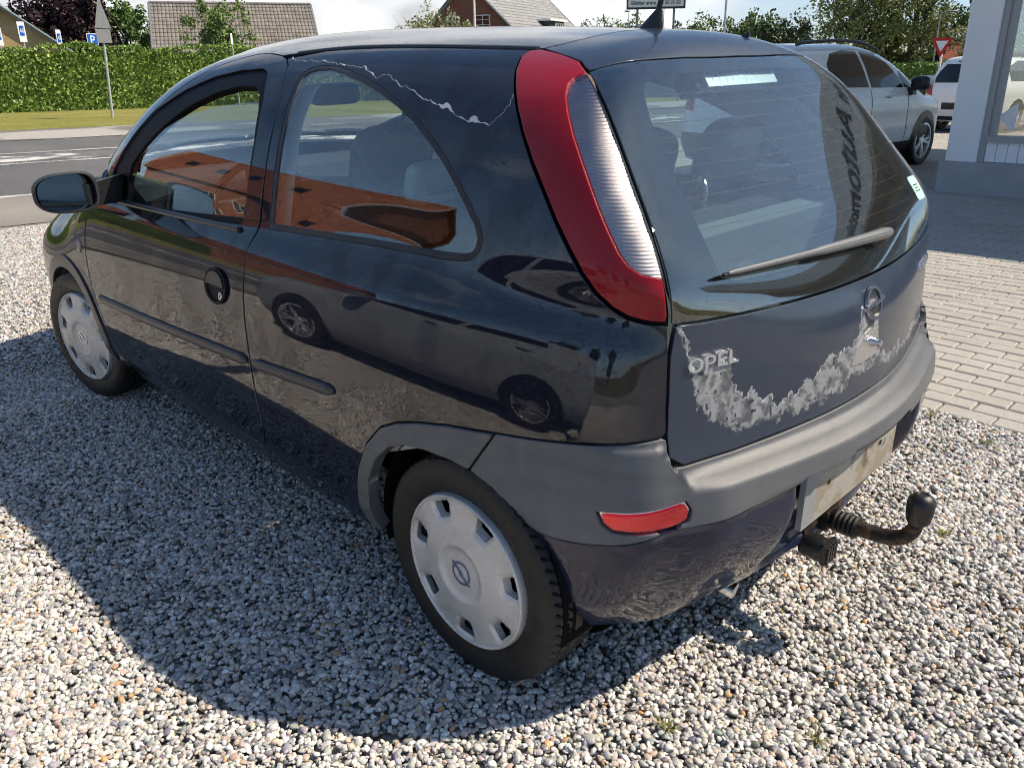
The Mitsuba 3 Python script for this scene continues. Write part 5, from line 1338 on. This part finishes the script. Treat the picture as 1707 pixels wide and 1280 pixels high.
def forty(x, y, z, w, h, lab):
    k = post('speed_sign', lab, 'sign', x, y, z + h * .3, .045)
    eput('board', plate_(rrect(w, h, .03), -76, x - .06, y, z + h / 2), 'mat_white', k, smooth=False)
    eput('blue_square', plate_(rrect(w * .62, h * .48, .02), -76, x - .07, y, z + h * .56, .03), 'mat_sign_blue', k, smooth=False)
    eput('number', face_text('40', h * .2, w * .48, -76, x - .07, y, z + h * .56, .02), 'mat_white', k, smooth=False)
forty(46.85, -11.84, 3.12, .36, .93, 'white speed board with a blue 40 before the ochre gable')
forty(46.4, -13.35, 2.85, .26, .85, 'narrower white speed board with a blue 40 before the copper beech')
forty(47.15, -10.85, 2.95, .34, .85, 'white speed board with a blue 40 cut by the left edge of the picture')
k = post('post_sign', 'small white sign seen almost edge-on above the hedge, below the brown roof', 'sign', 38.78, -18.75, 3.2, .035); eput('board', plate_(rrect(.15, .50, .02), -60, 38.74, -18.74, 3.1), 'mat_white', k, smooth=False)
post('flagpole', 'white pole rising in front of the brick gable', 'pole', 31.95, -28.52, 8, .06, .05, bs='mat_white')
# billboard on two legs
k = thing('billboard', 'white billboard with a line of black lettering high above the trees', 'billboard')
bx, by, bd_ = 34.0, -46.65, 216.4
eput('board', moved(box(-1.85, 1.85, -.06, .06, 5.3, 7.4), bx, by, 0, bd_ + 0), 'mat_white', k, smooth=False)
eput('frame', moved(cat([box(-1.92, 1.92, -.10, .08, 5.22, 5.34), box(-1.92, -1.82, -.10, .08, 5.34, 7.4), box(1.82, 1.92, -.10, .08, 5.34, 7.4)]), bx, by, 0, bd_), 'mat_timber', k, smooth=False)
eput('lettering', face_text('Billetter: arena   48 30 01 02', .21, 3.2, bd_, bx, by, 5.60, .068), 'mat_ink', k, smooth=False)
for s in (-1.2, 1.2): eput('leg', moved(box(s - .07, s + .07, -.05, .05, -.3, 5.3), bx, by, 0, bd_), 'mat_sign_back', k, smooth=False)
def lamp_post(lab, x, y, h, arm=None, r=.06):
    k = post('street_lamp', lab, 'street lamp', x, y, h, r, r * .6)
    if arm: eput('arm', tube([(x, y, h), (x + arm[0] * .5, y + arm[1] * .5, h + .12), (x + arm[0], y + arm[1], h + .12)], [.035, .03, .03], 8), 'mat_alu_pole', k); hx_ = (x + arm[0], y + arm[1])
    else: hx_ = (x, y)
    hd_ = trimesh.creation.icosphere(2, 1.0); hd_.apply_scale((.32, .32, .08)); hd_.apply_translation((hx_[0], hx_[1], h + .10)); eput('head', hd_, 'mat_sign_back', k, smooth=True)
lamp_post('grey street lamp left of the aerial in the far distance', 53.8, -69.4, 7.0, (.5, -.4)); lamp_post('thin grey street lamp just right of the aerial', 45.2, -63.3, 9.0)
post('lamp_mast', 'tall grey mast crossing the far row of trees', 'pole', 22.4, -36.45, 6.5, .06, .05)
post('flagpole', 'short white pole top before the willow', 'pole', 15.8, -34.3, 2.65, .05, bs='mat_white')
lamp_post('white street lamp rising in front of the second willow', 27.9, -69.5, 5.95, (-.5, -.3), .07); lamp_post('white street lamp left of the yield sign', 21.0, -61.0, 4.75, (-.6, -.25), .06)
k = post('yield_sign', 'white yield triangle with a red border on a white pole', 'sign', 7.60, -23.67, 1.66, .03, bs='mat_white')
tri = [(-.23, .215), (.23, .215), (0, -.20)]
eput('plate', plate_(list(Polygon(tri).buffer(.03).exterior.coords), 18, 7.62, -23.62, 1.83), 'mat_sign_red', k, smooth=False)
eput('white_field', plate_([(-.155, .165), (.155, .165), (0, -.115)], 18, 7.62, -23.62, 1.83, .024), 'mat_white', k, smooth=False)
post('post', 'thick pale post seen through the rear window', 'pole', 12.6, -16.6, 2.45, .09, bs='mat_alu_pole'); post('post', 'yellow post seen through the rear window', 'pole', 17.1, -26.7, 1.3, .06, bs='mat_yellow')
k = thing('low_fence', 'low blue-grey fence on posts seen through the rear window', 'fence')
for i in range(3): eput('panel', moved(box(-1.28, 1.28, -.02, .02, .12, 1.25), 24.5 - 1.35 * i * 1.65, -33.6 - .78 * i * 1.65, 0, 30), 'mat_fence', k, smooth=False)
mat('fence', two(diffuse((.22, .30, .36))))
for i in range(4): eput('post', moved(box(-.05, .05, -.05, .05, -.2, 1.35), 24.5 + 1.15 - 1.35 * i * 1.65, -33.6 + .66 - .78 * i * 1.65, 0, 30), 'mat_alu_pole', k, smooth=False)

# ------------------------------------------------------------------ the dealer's building on the right
def wall_white(p, n, uv): return mix((.80, .81, .81), (.88, .88, .88), fbm(p.x * 4, p.y * 4, p.z * 3, 4))
def plinth_colour(p, n, uv): return mix((.34, .345, .355), (.43, .435, .44), fbm(p.x * 6, p.y * 6, p.z * 6, 4))
mat('render', two(diffuse(proc(wall_white)))); mat('plinth', two(diffuse(proc(plinth_colour)))); mat('frame_grey', two({'type': 'roughplastic', 'diffuse_reflectance': rgb(.42, .415, .41), 'int_ior': 1.45, 'alpha': .3}))
mat('fascia', two(diffuse((.78, .78, .72)))); mat('soffit', two(diffuse((.55, .55, .54)))); mat('floor_tile', two({'type': 'roughplastic', 'diffuse_reflectance': rgb(.28, .27, .26), 'int_ior': 1.45, 'alpha': .2}))
B = thing('dealer_building', 'white car dealer building with a grey plinth and a showroom window at the right edge', 'building')
FY = -8.05
def bput(name, m, bs, parent=B, **k): return eput(name, m, bs, parent, smooth=False, **k)
bput('plinth', cat([box(-9, 2.02, FY - .34, FY + .03, -.35, .34)]), 'mat_plinth')
bput('column', box(1.66, 1.97, FY - .31, FY, .34, 3.42), 'mat_render')
fr = sub('window_frame', B)
for q in (box(1.60, 1.66, FY - .16, FY - .03, .34, 3.42), box(1.535, 1.60, FY - .14, FY - .06, .60, 3.05)): bput('mullion', q, 'mat_frame_grey', fr)
for q in (box(-9, 1.60, FY - .16, FY - .02, .545, .615), box(-9, 1.60, FY - .16, FY - .03, 3.02, 3.42)): bput('rail', q, 'mat_frame_grey', fr)
for x in (-1.2, -4.2): bput('mullion', box(x - .05, x + .05, FY - .15, FY - .04, .615, 3.02), 'mat_frame_grey', fr)
for i in range(17): bput('board', box(1.598 - .105 * (i + 1) + .003, 1.598 - .105 * i - .003, FY - .09, FY - .045 - .004 * (i % 2), .345, .545), 'mat_render')
bput('lower_panel', box(-9, -.19, FY - .10, FY - .05, .345, .545), 'mat_render')
for x0, x1 in ((-1.15, 1.54), (-4.15, -1.25), (-9, -4.25)):
    V = np.array([(x0, FY - .10, .615), (x1, FY - .10, .615), (x1, FY - .10, 3.02), (x0, FY - .10, 3.02)])
    d = mikit.ply((V, [[0, 1, 2], [0, 2, 3]]), 'mat_clear_glass', smooth=False); d['to_world'] = TILT; put('pane', d, B)
# side window of the showroom, through which the parked cars are seen
for y0, y1 in ((-10.9, -8.42), (-13.5, -11.0)):
    V = np.array([(1.80, y0, .50), (1.80, y1, .50), (1.80, y1, 3.0), (1.80, y0, 3.0)])
    d = mikit.ply((V, [[0, 1, 2], [0, 2, 3]]), 'mat_clear_glass', smooth=False); d['to_world'] = TILT; put('pane', d, B)
bput('side_plinth', box(1.66, 1.97, -15, FY - .34, -.35, .42), 'mat_plinth')
bput('side_post', box(1.72, 1.90, -11.0, -10.9, .42, 3.0), 'mat_frame_grey')
bput('floor', box(-9, 1.66, -15, FY - .34, -.30, .02), 'mat_floor_tile')
V = np.array([(-9, -15, .50), (1.66, -15, .50), (1.66, -15, 3.0), (-9, -15, 3.0)]); d = mikit.ply((V, [[0, 1, 2], [0, 2, 3]]), 'mat_clear_glass', smooth=False); d['to_world'] = TILT; put('pane', d, B)
bput('rear_wall', box(-9, -3, -15.2, -15.05, 0, 3.1), 'mat_render')
cn = sub('canopy', B)
bput('slab', box(-9.2, 2.6, -15.4, -7.09, 3.42, 3.50), 'mat_soffit', cn)
bput('fascia', box(-9.2, 2.62, -7.10, -7.02, 3.46, 4.08), 'mat_fascia', cn)
bput('fascia_return', box(2.60, 2.68, -15.4, -7.10, 3.46, 4.08), 'mat_fascia', cn)
bput('roof_sheet', box(-9.2, 2.6, -15.4, -7.10, 3.94, 4.0), 'mat_sign_back', cn)
tx = meshkit.text_mesh('Krahlsen Automobiler A/S', .19, .012, bold=True); b = tx.bounds
v = np.array(tx.vertices); v[:, 0] += v[:, 1] * .18; v[:, 0] *= 2.55 / (b[1][0] - b[0][0]); tx.vertices = np.column_stack([-.26 - v[:, 0], -7.018 + v[:, 2], 3.65 + v[:, 1]]); tx.invert()
bput('lettering', tx, 'mat_fascia_ink', cn, label='dark italic fascia lettering that the rear window mirrors')
for x, w in ((1.46, .155), (1.20, .155), (.94, .155)):
    k = thing('window_arrow', {1.46: 'white arrow sticker on the showroom glass, nearest the column', 1.20: 'second white arrow sticker on the showroom glass from the column', .94: 'third white arrow sticker on the showroom glass, cut by the picture edge'}[x], 'sticker')
    m = plate_([(-.10, 0), (.085, .150), (.085, -.150)], 180, 0, 0, 0, .002); m.apply_translation((x, FY - .094, .80)); scene[k] = {**mikit.ply(m, 'mat_white', smooth=False), 'to_world': TILT}

# ------------------------------------------------------------------ other parked cars
class Body:
    """A simpler car skin: profile splines, rounded where they meet."""
    def __init__(s, top_, width, sec, front, rear_, wmax, kr=.18, kt=.16):
        s.t, s.w, s.s = cub(top_), cub(width), cub(sec); s.fr, s.re = cub(front), cub(rear_); s.wm = wmax; s.kr, s.kt = kr, kt
    def F(s, P):
        x, y, z = P[..., 0], np.abs(P[..., 1]), P[..., 2]; e = 1e-3
        W = s.wm * s.w(x) * s.s(z); dW = s.wm * s.w(x) * (s.s(z + e) - s.s(z - e)) / (2 * e)
        a = (y - W) / np.sqrt(1 + dW ** 2)
        dt = (s.t(x + e) - s.t(x - e)) / (2 * e)
        b = (z - s.t(x) + .05 * (y / .6) ** 2) / np.sqrt(1 + dt ** 2)
        c = x - s.fr(z) + .16 * (y / .8) ** 2; d = s.re(z) - x + .14 * (y / .8) ** 2
        return smax(smax(smax(a, smax(c, d, .1), s.kr), b, s.kt), .20 - z, .06)
    def cast(s, O, D, hi=3.5):
        D = np.asarray(D, float); O = np.broadcast_to(np.asarray(O, float), D.shape); a = np.zeros(len(D)); b = np.full(len(D), hi)
        for _ in range(24):
            m = (a + b) / 2; i = s.F(O + D * m[:, None]) < 0; a = np.where(i, m, a); b = np.where(i, b, m)
        return O + D * ((a + b) / 2)[:, None]
    def grad(s, P, e=1e-3):
        g = np.stack([s.F(P + e * v) - s.F(P - e * v) for v in np.eye(3)], -1); return g / (np.linalg.norm(g, axis=-1, keepdims=True) + 1e-12)
    def shell(s, x0, x1):
        """The whole skin from rays out of three centres along the car."""
        u, v = np.meshgrid(np.linspace(0, np.pi, 90), np.linspace(0, 2 * np.pi, 100), indexing='ij')
        xm, h = (x0 + x1) / 2, (x1 - x0) / 2 - .75
        O = np.stack([xm + h * np.cos(u), 0 * u, .72 + 0 * u], -1).reshape(-1, 3)
        uu = u + .35 * np.sin(2 * u) * 0
        D = np.stack([np.cos(uu) * np.abs(np.cos(uu)) ** 1.5 * 1.0, np.sin(uu) * np.cos(v), np.sin(uu) * np.sin(v)], -1).reshape(-1, 3); D /= np.linalg.norm(D, axis=1, keepdims=True)
        P = s.cast(O, D); n = 100; i, j = np.meshgrid(np.arange(89), np.arange(99), indexing='ij'); a = (i * n + j).ravel()
        f = np.vstack([np.stack([a, a + 1, a + n + 1], -1), np.stack([a, a + n + 1, a + n], -1)])
        return P, f, s.grad(P)
    def region(s, poly, plane, sgn=1, off=.004, h=.05):
        """A sheet over the skin: poly in (x, z) seen from the side, or (y, z) seen from the rear."""
        U, t, _ = tri_poly(Polygon(poly).buffer(0), h, h * .6)
        if plane == 'side': O, D = np.stack([U[:, 0], 0 * U[:, 0], U[:, 1]], -1), np.tile([0, float(sgn), 0], (len(U), 1))
        else: O, D = np.stack([0 * U[:, 0] + s.mid, U[:, 0], U[:, 1]], -1), np.tile([float(sgn), 0, 0], (len(U), 1))
        P = s.cast(O, D); N = s.grad(P); P = P + N * off
        c = np.cross(P[t[:, 1]] - P[t[:, 0]], P[t[:, 2]] - P[t[:, 0]])
        if (c * N[t[:, 0]]).sum() < 0: t = t[:, ::-1]
        return P, t, N
def car_place(x, y, hx_, hy_, tilted=True):
    """To-world for a car whose origin (under its front axle) is at (x, y), heading (hx, hy)."""
    l = math.hypot(hx_, hy_); m = np.eye(4); m[:2, 0] = [hx_ / l, hy_ / l]; m[:2, 1] = [-hy_ / l, hx_ / l]; m[:3, 3] = (x, y, 0)
    return T(_m4 @ m if tilted else m)
def sput(name, g, bs, parent, to, smooth=30):
    d = shape_of(g[0], g[1], bs, g[2]) if isinstance(g, tuple) else mikit.ply(g, bs, smooth=smooth)
    d['to_world'] = to; return put(name, d, parent)
def simple_wheel(parent, x, y, R, rim_r, to, spokes=5, twin=True, dark=False):
    w = sub('wheel', parent); s = 1 if y > 0 else -1
    ty = lathe([(rim_r, .09), (rim_r + .012, .10), (R - .03, .105), (R - .008, .09), (R, .07), (R, -.07), (R - .01, -.10), (rim_r, -.10)], 48); ty.apply_scale([1, s, 1]); ty.apply_translation((x, y - s * .10, R))
    sput('tyre', ty, 'mat_tyre', w, to)
    rm_ = lathe([(rim_r + .006, .095), (rim_r - .012, .098), (rim_r - .02, .06), (rim_r - .03, -.05), (0, -.05)], 48); rm_.apply_scale([1, s, 1]); rm_.apply_translation((x, y - s * .10, R)); sput('rim', rm_, 'mat_silver' if not dark else 'mat_black', w, to)
    ms = [lathe([(0, .088), (.045, .086), (.055, .07), (.055, .02)], 24)]
    for i in range(spokes):
        for o in ((-.16, .16) if twin else (0,)):
            b = box(.03, rim_r - .008, .055, .082, -.013, .013, .004); b.apply_transform(trimesh.transformations.rotation_matrix(i * 2 * np.pi / spokes + o, [0, 1, 0])); ms.append(b)
    sp = cat(ms); sp.apply_scale([1, s, 1]); sp.apply_translation((x, y - s * .10, R)); sput('spokes', sp, 'mat_silver', w, to)
def arch_ring(xc, R0_, R1_, body, sgn, off, a0=-.25):
    th = np.linspace(a0, np.pi - a0, 30); poly = [(xc + R1_ * math.cos(a), .33 + R1_ * math.sin(a)) for a in th] + [(xc + R0_ * math.cos(a), .33 + R0_ * math.sin(a)) for a in th[::-1]]
    return body.region(poly, 'side', sgn, off, .04)
def disc_poly(xc, R, zc=.33): return [(xc + R * math.cos(a), max(.205, zc + R * math.sin(a))) for a in np.linspace(0, 2 * np.pi, 40, endpoint=False)]

def handle(body, parent, to, x, z, sgn, bs='mat_chrome', w=.17):
    P = body.cast([[x, 0, z]], [[0, sgn, 0.0]])[0]; m = trimesh.creation.icosphere(2, 1.0); m.apply_scale((w / 2, .022, .018)); m.apply_translation(P + [0, sgn * .012, 0]); sput('door_handle', m, bs, parent, to, True)

# white crossover: front axle at the origin, body behind it
SUV = Body([(-3.45, 1.44), (-3.2, 1.545), (-2.7, 1.60), (-2.0, 1.615), (-1.3, 1.585), (-.8, 1.46), (-.40, 1.25), (-.1, 1.08), (.3, 1.0), (.6, .93), (.85, .80)],
           [(-3.6, .86), (-3.2, .94), (-2.5, .99), (-1.2, 1.0), (-.2, .985), (.3, .94), (.7, .80), (.95, .55)], [(.2, .88), (.35, .97), (.6, 1.0), (.85, .99), (1.0, .955), (1.08, .915), (1.3, .80), (1.5, .67), (1.65, .58)],
           [(.2, .72), (.45, .82), (.7, .84), (.9, .80), (1.2, .6), (1.6, .3)], [(.2, -3.35), (.5, -3.42), (.8, -3.40), (1.0, -3.36), (1.3, -3.22), (1.6, -3.02)], .90)
SUV.mid = -1.5
to = car_place(4.06, -10.80, -.08, -.997)
k = thing('white_crossover', 'white crossover with black roof rails and dark wheel arches, parked beside the building', 'car')
sput('body', SUV.shell(-3.4, .85), 'mat_white_paint', k, to)
for s in (-1,):
    wn = sub('side_windows', k)
    sput('rear_window', SUV.region([(-2.36, 1.085), (-1.62, 1.075), (-1.66, 1.50), (-2.0, 1.515), (-2.3, 1.47), (-2.46, 1.35), (-2.48, 1.18)], 'side', s), 'mat_dark_glass', wn, to)
    sput('front_window', SUV.region([(-1.56, 1.07), (-.72, 1.06), (-.78, 1.18), (-1.0, 1.37), (-1.25, 1.475), (-1.58, 1.50)], 'side', s), 'mat_dark_glass', wn, to)
    sput('quarter_glass', SUV.region([(-.68, 1.06), (-.42, 1.055), (-.58, 1.16), (-.74, 1.27), (-.76, 1.2)], 'side', s), 'mat_dark_glass', wn, to)
    sput('sill_cladding', SUV.region([(-2.2, .21), (-.36, .21), (-.36, .37), (-2.2, .37)], 'side', s, .012), 'mat_black', k, to)
    for xc in (0, -2.57): sput('wheel_arch', SUV.region(disc_poly(xc, .415), 'side', s, .010), 'mat_black', k, to); simple_wheel(k, xc, .89 * s, .335, .235, to, 5)
    for x_ in (-1.60, -.62): sput('door_gap', SUV.region([(x_ - .006, .40), (x_ + .006, .40), (x_ + .006, 1.05), (x_ - .006, 1.05)], 'side', s, .003, .03), 'mat_black', k, to)
    sput('door_gap', SUV.region([(-2.38, .62), (-2.368, .62), (-2.368, 1.06), (-2.38, 1.06)], 'side', s, .003, .03), 'mat_black', k, to)
    handle(SUV, k, to, -1.15, .955, s); handle(SUV, k, to, -2.02, .965, s)
    c = np.array([(x, s * .56, float(SUV.t(x)) - .005) for x in np.linspace(-2.95, -1.05, 20)]); c[:, 2] += -.012 + .028 * np.sin(np.linspace(0, np.pi, 20)) ** .5
    sput('roof_rail', tube(c, .022, 8), 'mat_black', k, to)
    mr = sub('door_mirror', k); q = blob(-.62, -.42, s * .98 - .12, s * .98 + .12, 1.02, 1.20, .6); sput('shell', q, 'mat_black', mr, to, True); q = blob(-.60, -.40, s * 1.02 - .09, s * 1.02 + .085, 1.06, 1.19, .6); q.apply_translation((.03, 0, .012)); sput('cap', q, 'mat_white_paint', mr, to, True)
    sput('mirror_foot', box(-.60, -.50, s * .84, s * .92, .96, 1.06, .01), 'mat_black', mr, to)
    tl_ = SUV.region([(.60 * -s * -1, .82), (.80 * s, .84), (.80 * s, 1.06), (.60 * s, 1.04)], 'rear', -1, .006, .03); sput('tail_lamp', tl_, 'mat_tail_red', k, to)
tl_ = SUV.region([(.60, .82), (.80, .84), (.80, 1.06), (.60, 1.04)], 'rear', -1, .006, .03); sput('tail_lamp', tl_, 'mat_tail_red', k, to)
sput('rear_screen', SUV.region([(-.60, 1.12), (.60, 1.12), (.50, 1.46), (-.50, 1.46)], 'rear', -1), 'mat_dark_glass', k, to)
sput('rear_bumper', SUV.region([(-.8, .25), (.8, .25), (.8, .56), (-.8, .56)], 'rear', -1, .02), 'mat_black', k, to)

# white hatchback seen from behind
HB = Body([(-3.5, 1.40), (-3.3, 1.485), (-2.6, 1.53), (-1.8, 1.51), (-1.2, 1.42), (-.7, 1.20), (-.3, 1.02), (.2, .94), (.6, .84)],
          [(-3.6, .90), (-3.3, .96), (-2.6, 1.0), (-1, 1.0), (0, .96), (.5, .82), (.8, .6)], [(.2, .90), (.4, .98), (.65, 1.0), (.9, .985), (1.02, .94), (1.25, .84), (1.45, .74), (1.6, .64)],
          [(.2, .66), (.5, .75), (.8, .70), (1.2, .4)], [(.2, -3.30), (.5, -3.42), (.8, -3.44), (.95, -3.41), (1.2, -3.28), (1.5, -3.10)], .86, .12, .14)
HB.mid = -1.6
to = car_place(4.55, -21.2, -.16, -.98)
k = thing('white_hatchback', 'white hatchback seen from behind, partly hidden by the white column', 'car')
sput('body', HB.shell(-3.4, .7), 'mat_white_paint', k, to)
sput('rear_screen', HB.region([(-.66, 1.00), (.66, 1.00), (.60, 1.22), (.50, 1.37), (-.50, 1.37), (-.60, 1.22)], 'rear', -1), 'mat_dark_glass', k, to)
sput('high_brake_lamp', HB.region([(-.25, 1.412), (.25, 1.412), (.25, 1.435), (-.25, 1.435)], 'rear', -1, .006), 'mat_black', k, to)
sput('plate_recess', HB.region([(-.34, .46), (.34, .46), (.34, .60), (-.34, .60)], 'rear', -1, .004), 'mat_black', k, to)
sput('badge', HB.region([(-.045, .88), (0, .84), (.045, .88), (0, .94)], 'rear', -1, .008, .03), 'mat_chrome', k, to)
sput('bumper_strip', HB.region([(-.7, .24), (.7, .24), (.7, .32), (-.7, .32)], 'rear', -1, .008), 'mat_black', k, to)
sput('boot_handle', HB.region([(-.22, .70), (.22, .70), (.20, .745), (-.20, .745)], 'rear', -1, .014, .03), 'mat_white_paint', k, to)
for s in (-1, 1):
    sput('tail_lamp', HB.region([(.60 * s, .74), (.77 * s, .78), (.79 * s, .90), (.74 * s, .99), (.64 * s, .97)], 'rear', -1, .006, .03), 'mat_tail_red', k, to)
    sput('side_window', HB.region([(-2.95, 1.02), (-.75, .99), (-1.1, 1.26), (-1.5, 1.40), (-2.5, 1.42), (-2.95, 1.3)], 'side', s), 'mat_dark_glass', k, to)
    for xc in (0, -2.6): sput('wheel_arch', HB.region(disc_poly(xc, .37, .30), 'side', s, .004), 'mat_black', k, to); simple_wheel(k, xc, .85 * s, .305, .2, to, 6, False)

# grey car parked to the left of the camera's view; the hatchback's flank mirrors it
GC = Body([(-3.7, .98), (-3.4, 1.10), (-2.9, 1.36), (-2.3, 1.45), (-1.6, 1.46), (-1.1, 1.38), (-.6, 1.15), (-.25, 1.0), (.2, .92), (.6, .83), (.85, .70)],
          [(-3.8, .84), (-3.4, .93), (-2.6, .99), (-1.2, 1.0), (-.1, .98), (.4, .90), (.75, .74), (.95, .5)], [(.2, .88), (.35, .97), (.55, 1.0), (.75, .985), (.88, .955), (.95, .91), (1.15, .80), (1.35, .67), (1.5, .57)],
          [(.2, .72), (.45, .84), (.65, .84), (.8, .76), (1.2, .4)], [(.2, -3.45), (.5, -3.6), (.8, -3.62), (1.0, -3.5), (1.3, -3.0), (1.5, -2.7)], .90)
GC.mid = -1.6
to = car_place(3.50, 3.42, .985, -.165, False)
k = thing('grey_car', 'grey five-door car parked alongside, seen mirrored in the navy flank', 'car')
sput('body', GC.shell(-3.6, .85), 'mat_grey_paint', k, to)
s = -1
sput('front_window', GC.region([(-1.75, 1.0), (-.62, .985), (-.95, 1.20), (-1.3, 1.345), (-1.72, 1.38)], 'side', s), 'mat_dark_glass', k, to)
sput('rear_window', GC.region([(-1.82, 1.0), (-2.75, 1.01), (-2.7, 1.28), (-2.3, 1.37), (-1.80, 1.385)], 'side', s), 'mat_dark_glass', k, to)
for xc in (0, -2.66): sput('wheel_arch', GC.region(disc_poly(xc, .37, .30), 'side', s, .004), 'mat_black', k, to); simple_wheel(k, xc, .885 * s, .31, .215, to, 5)
handle(GC, k, to, -1.5, .90, s, 'mat_grey_paint'); handle(GC, k, to, -2.5, .92, s, 'mat_grey_paint')
q = blob(-.85, -.65, s * 1.0 - .11, s * 1.0 + .11, .98, 1.12, .6); sput('door_mirror', q, 'mat_grey_paint', k, to, True)
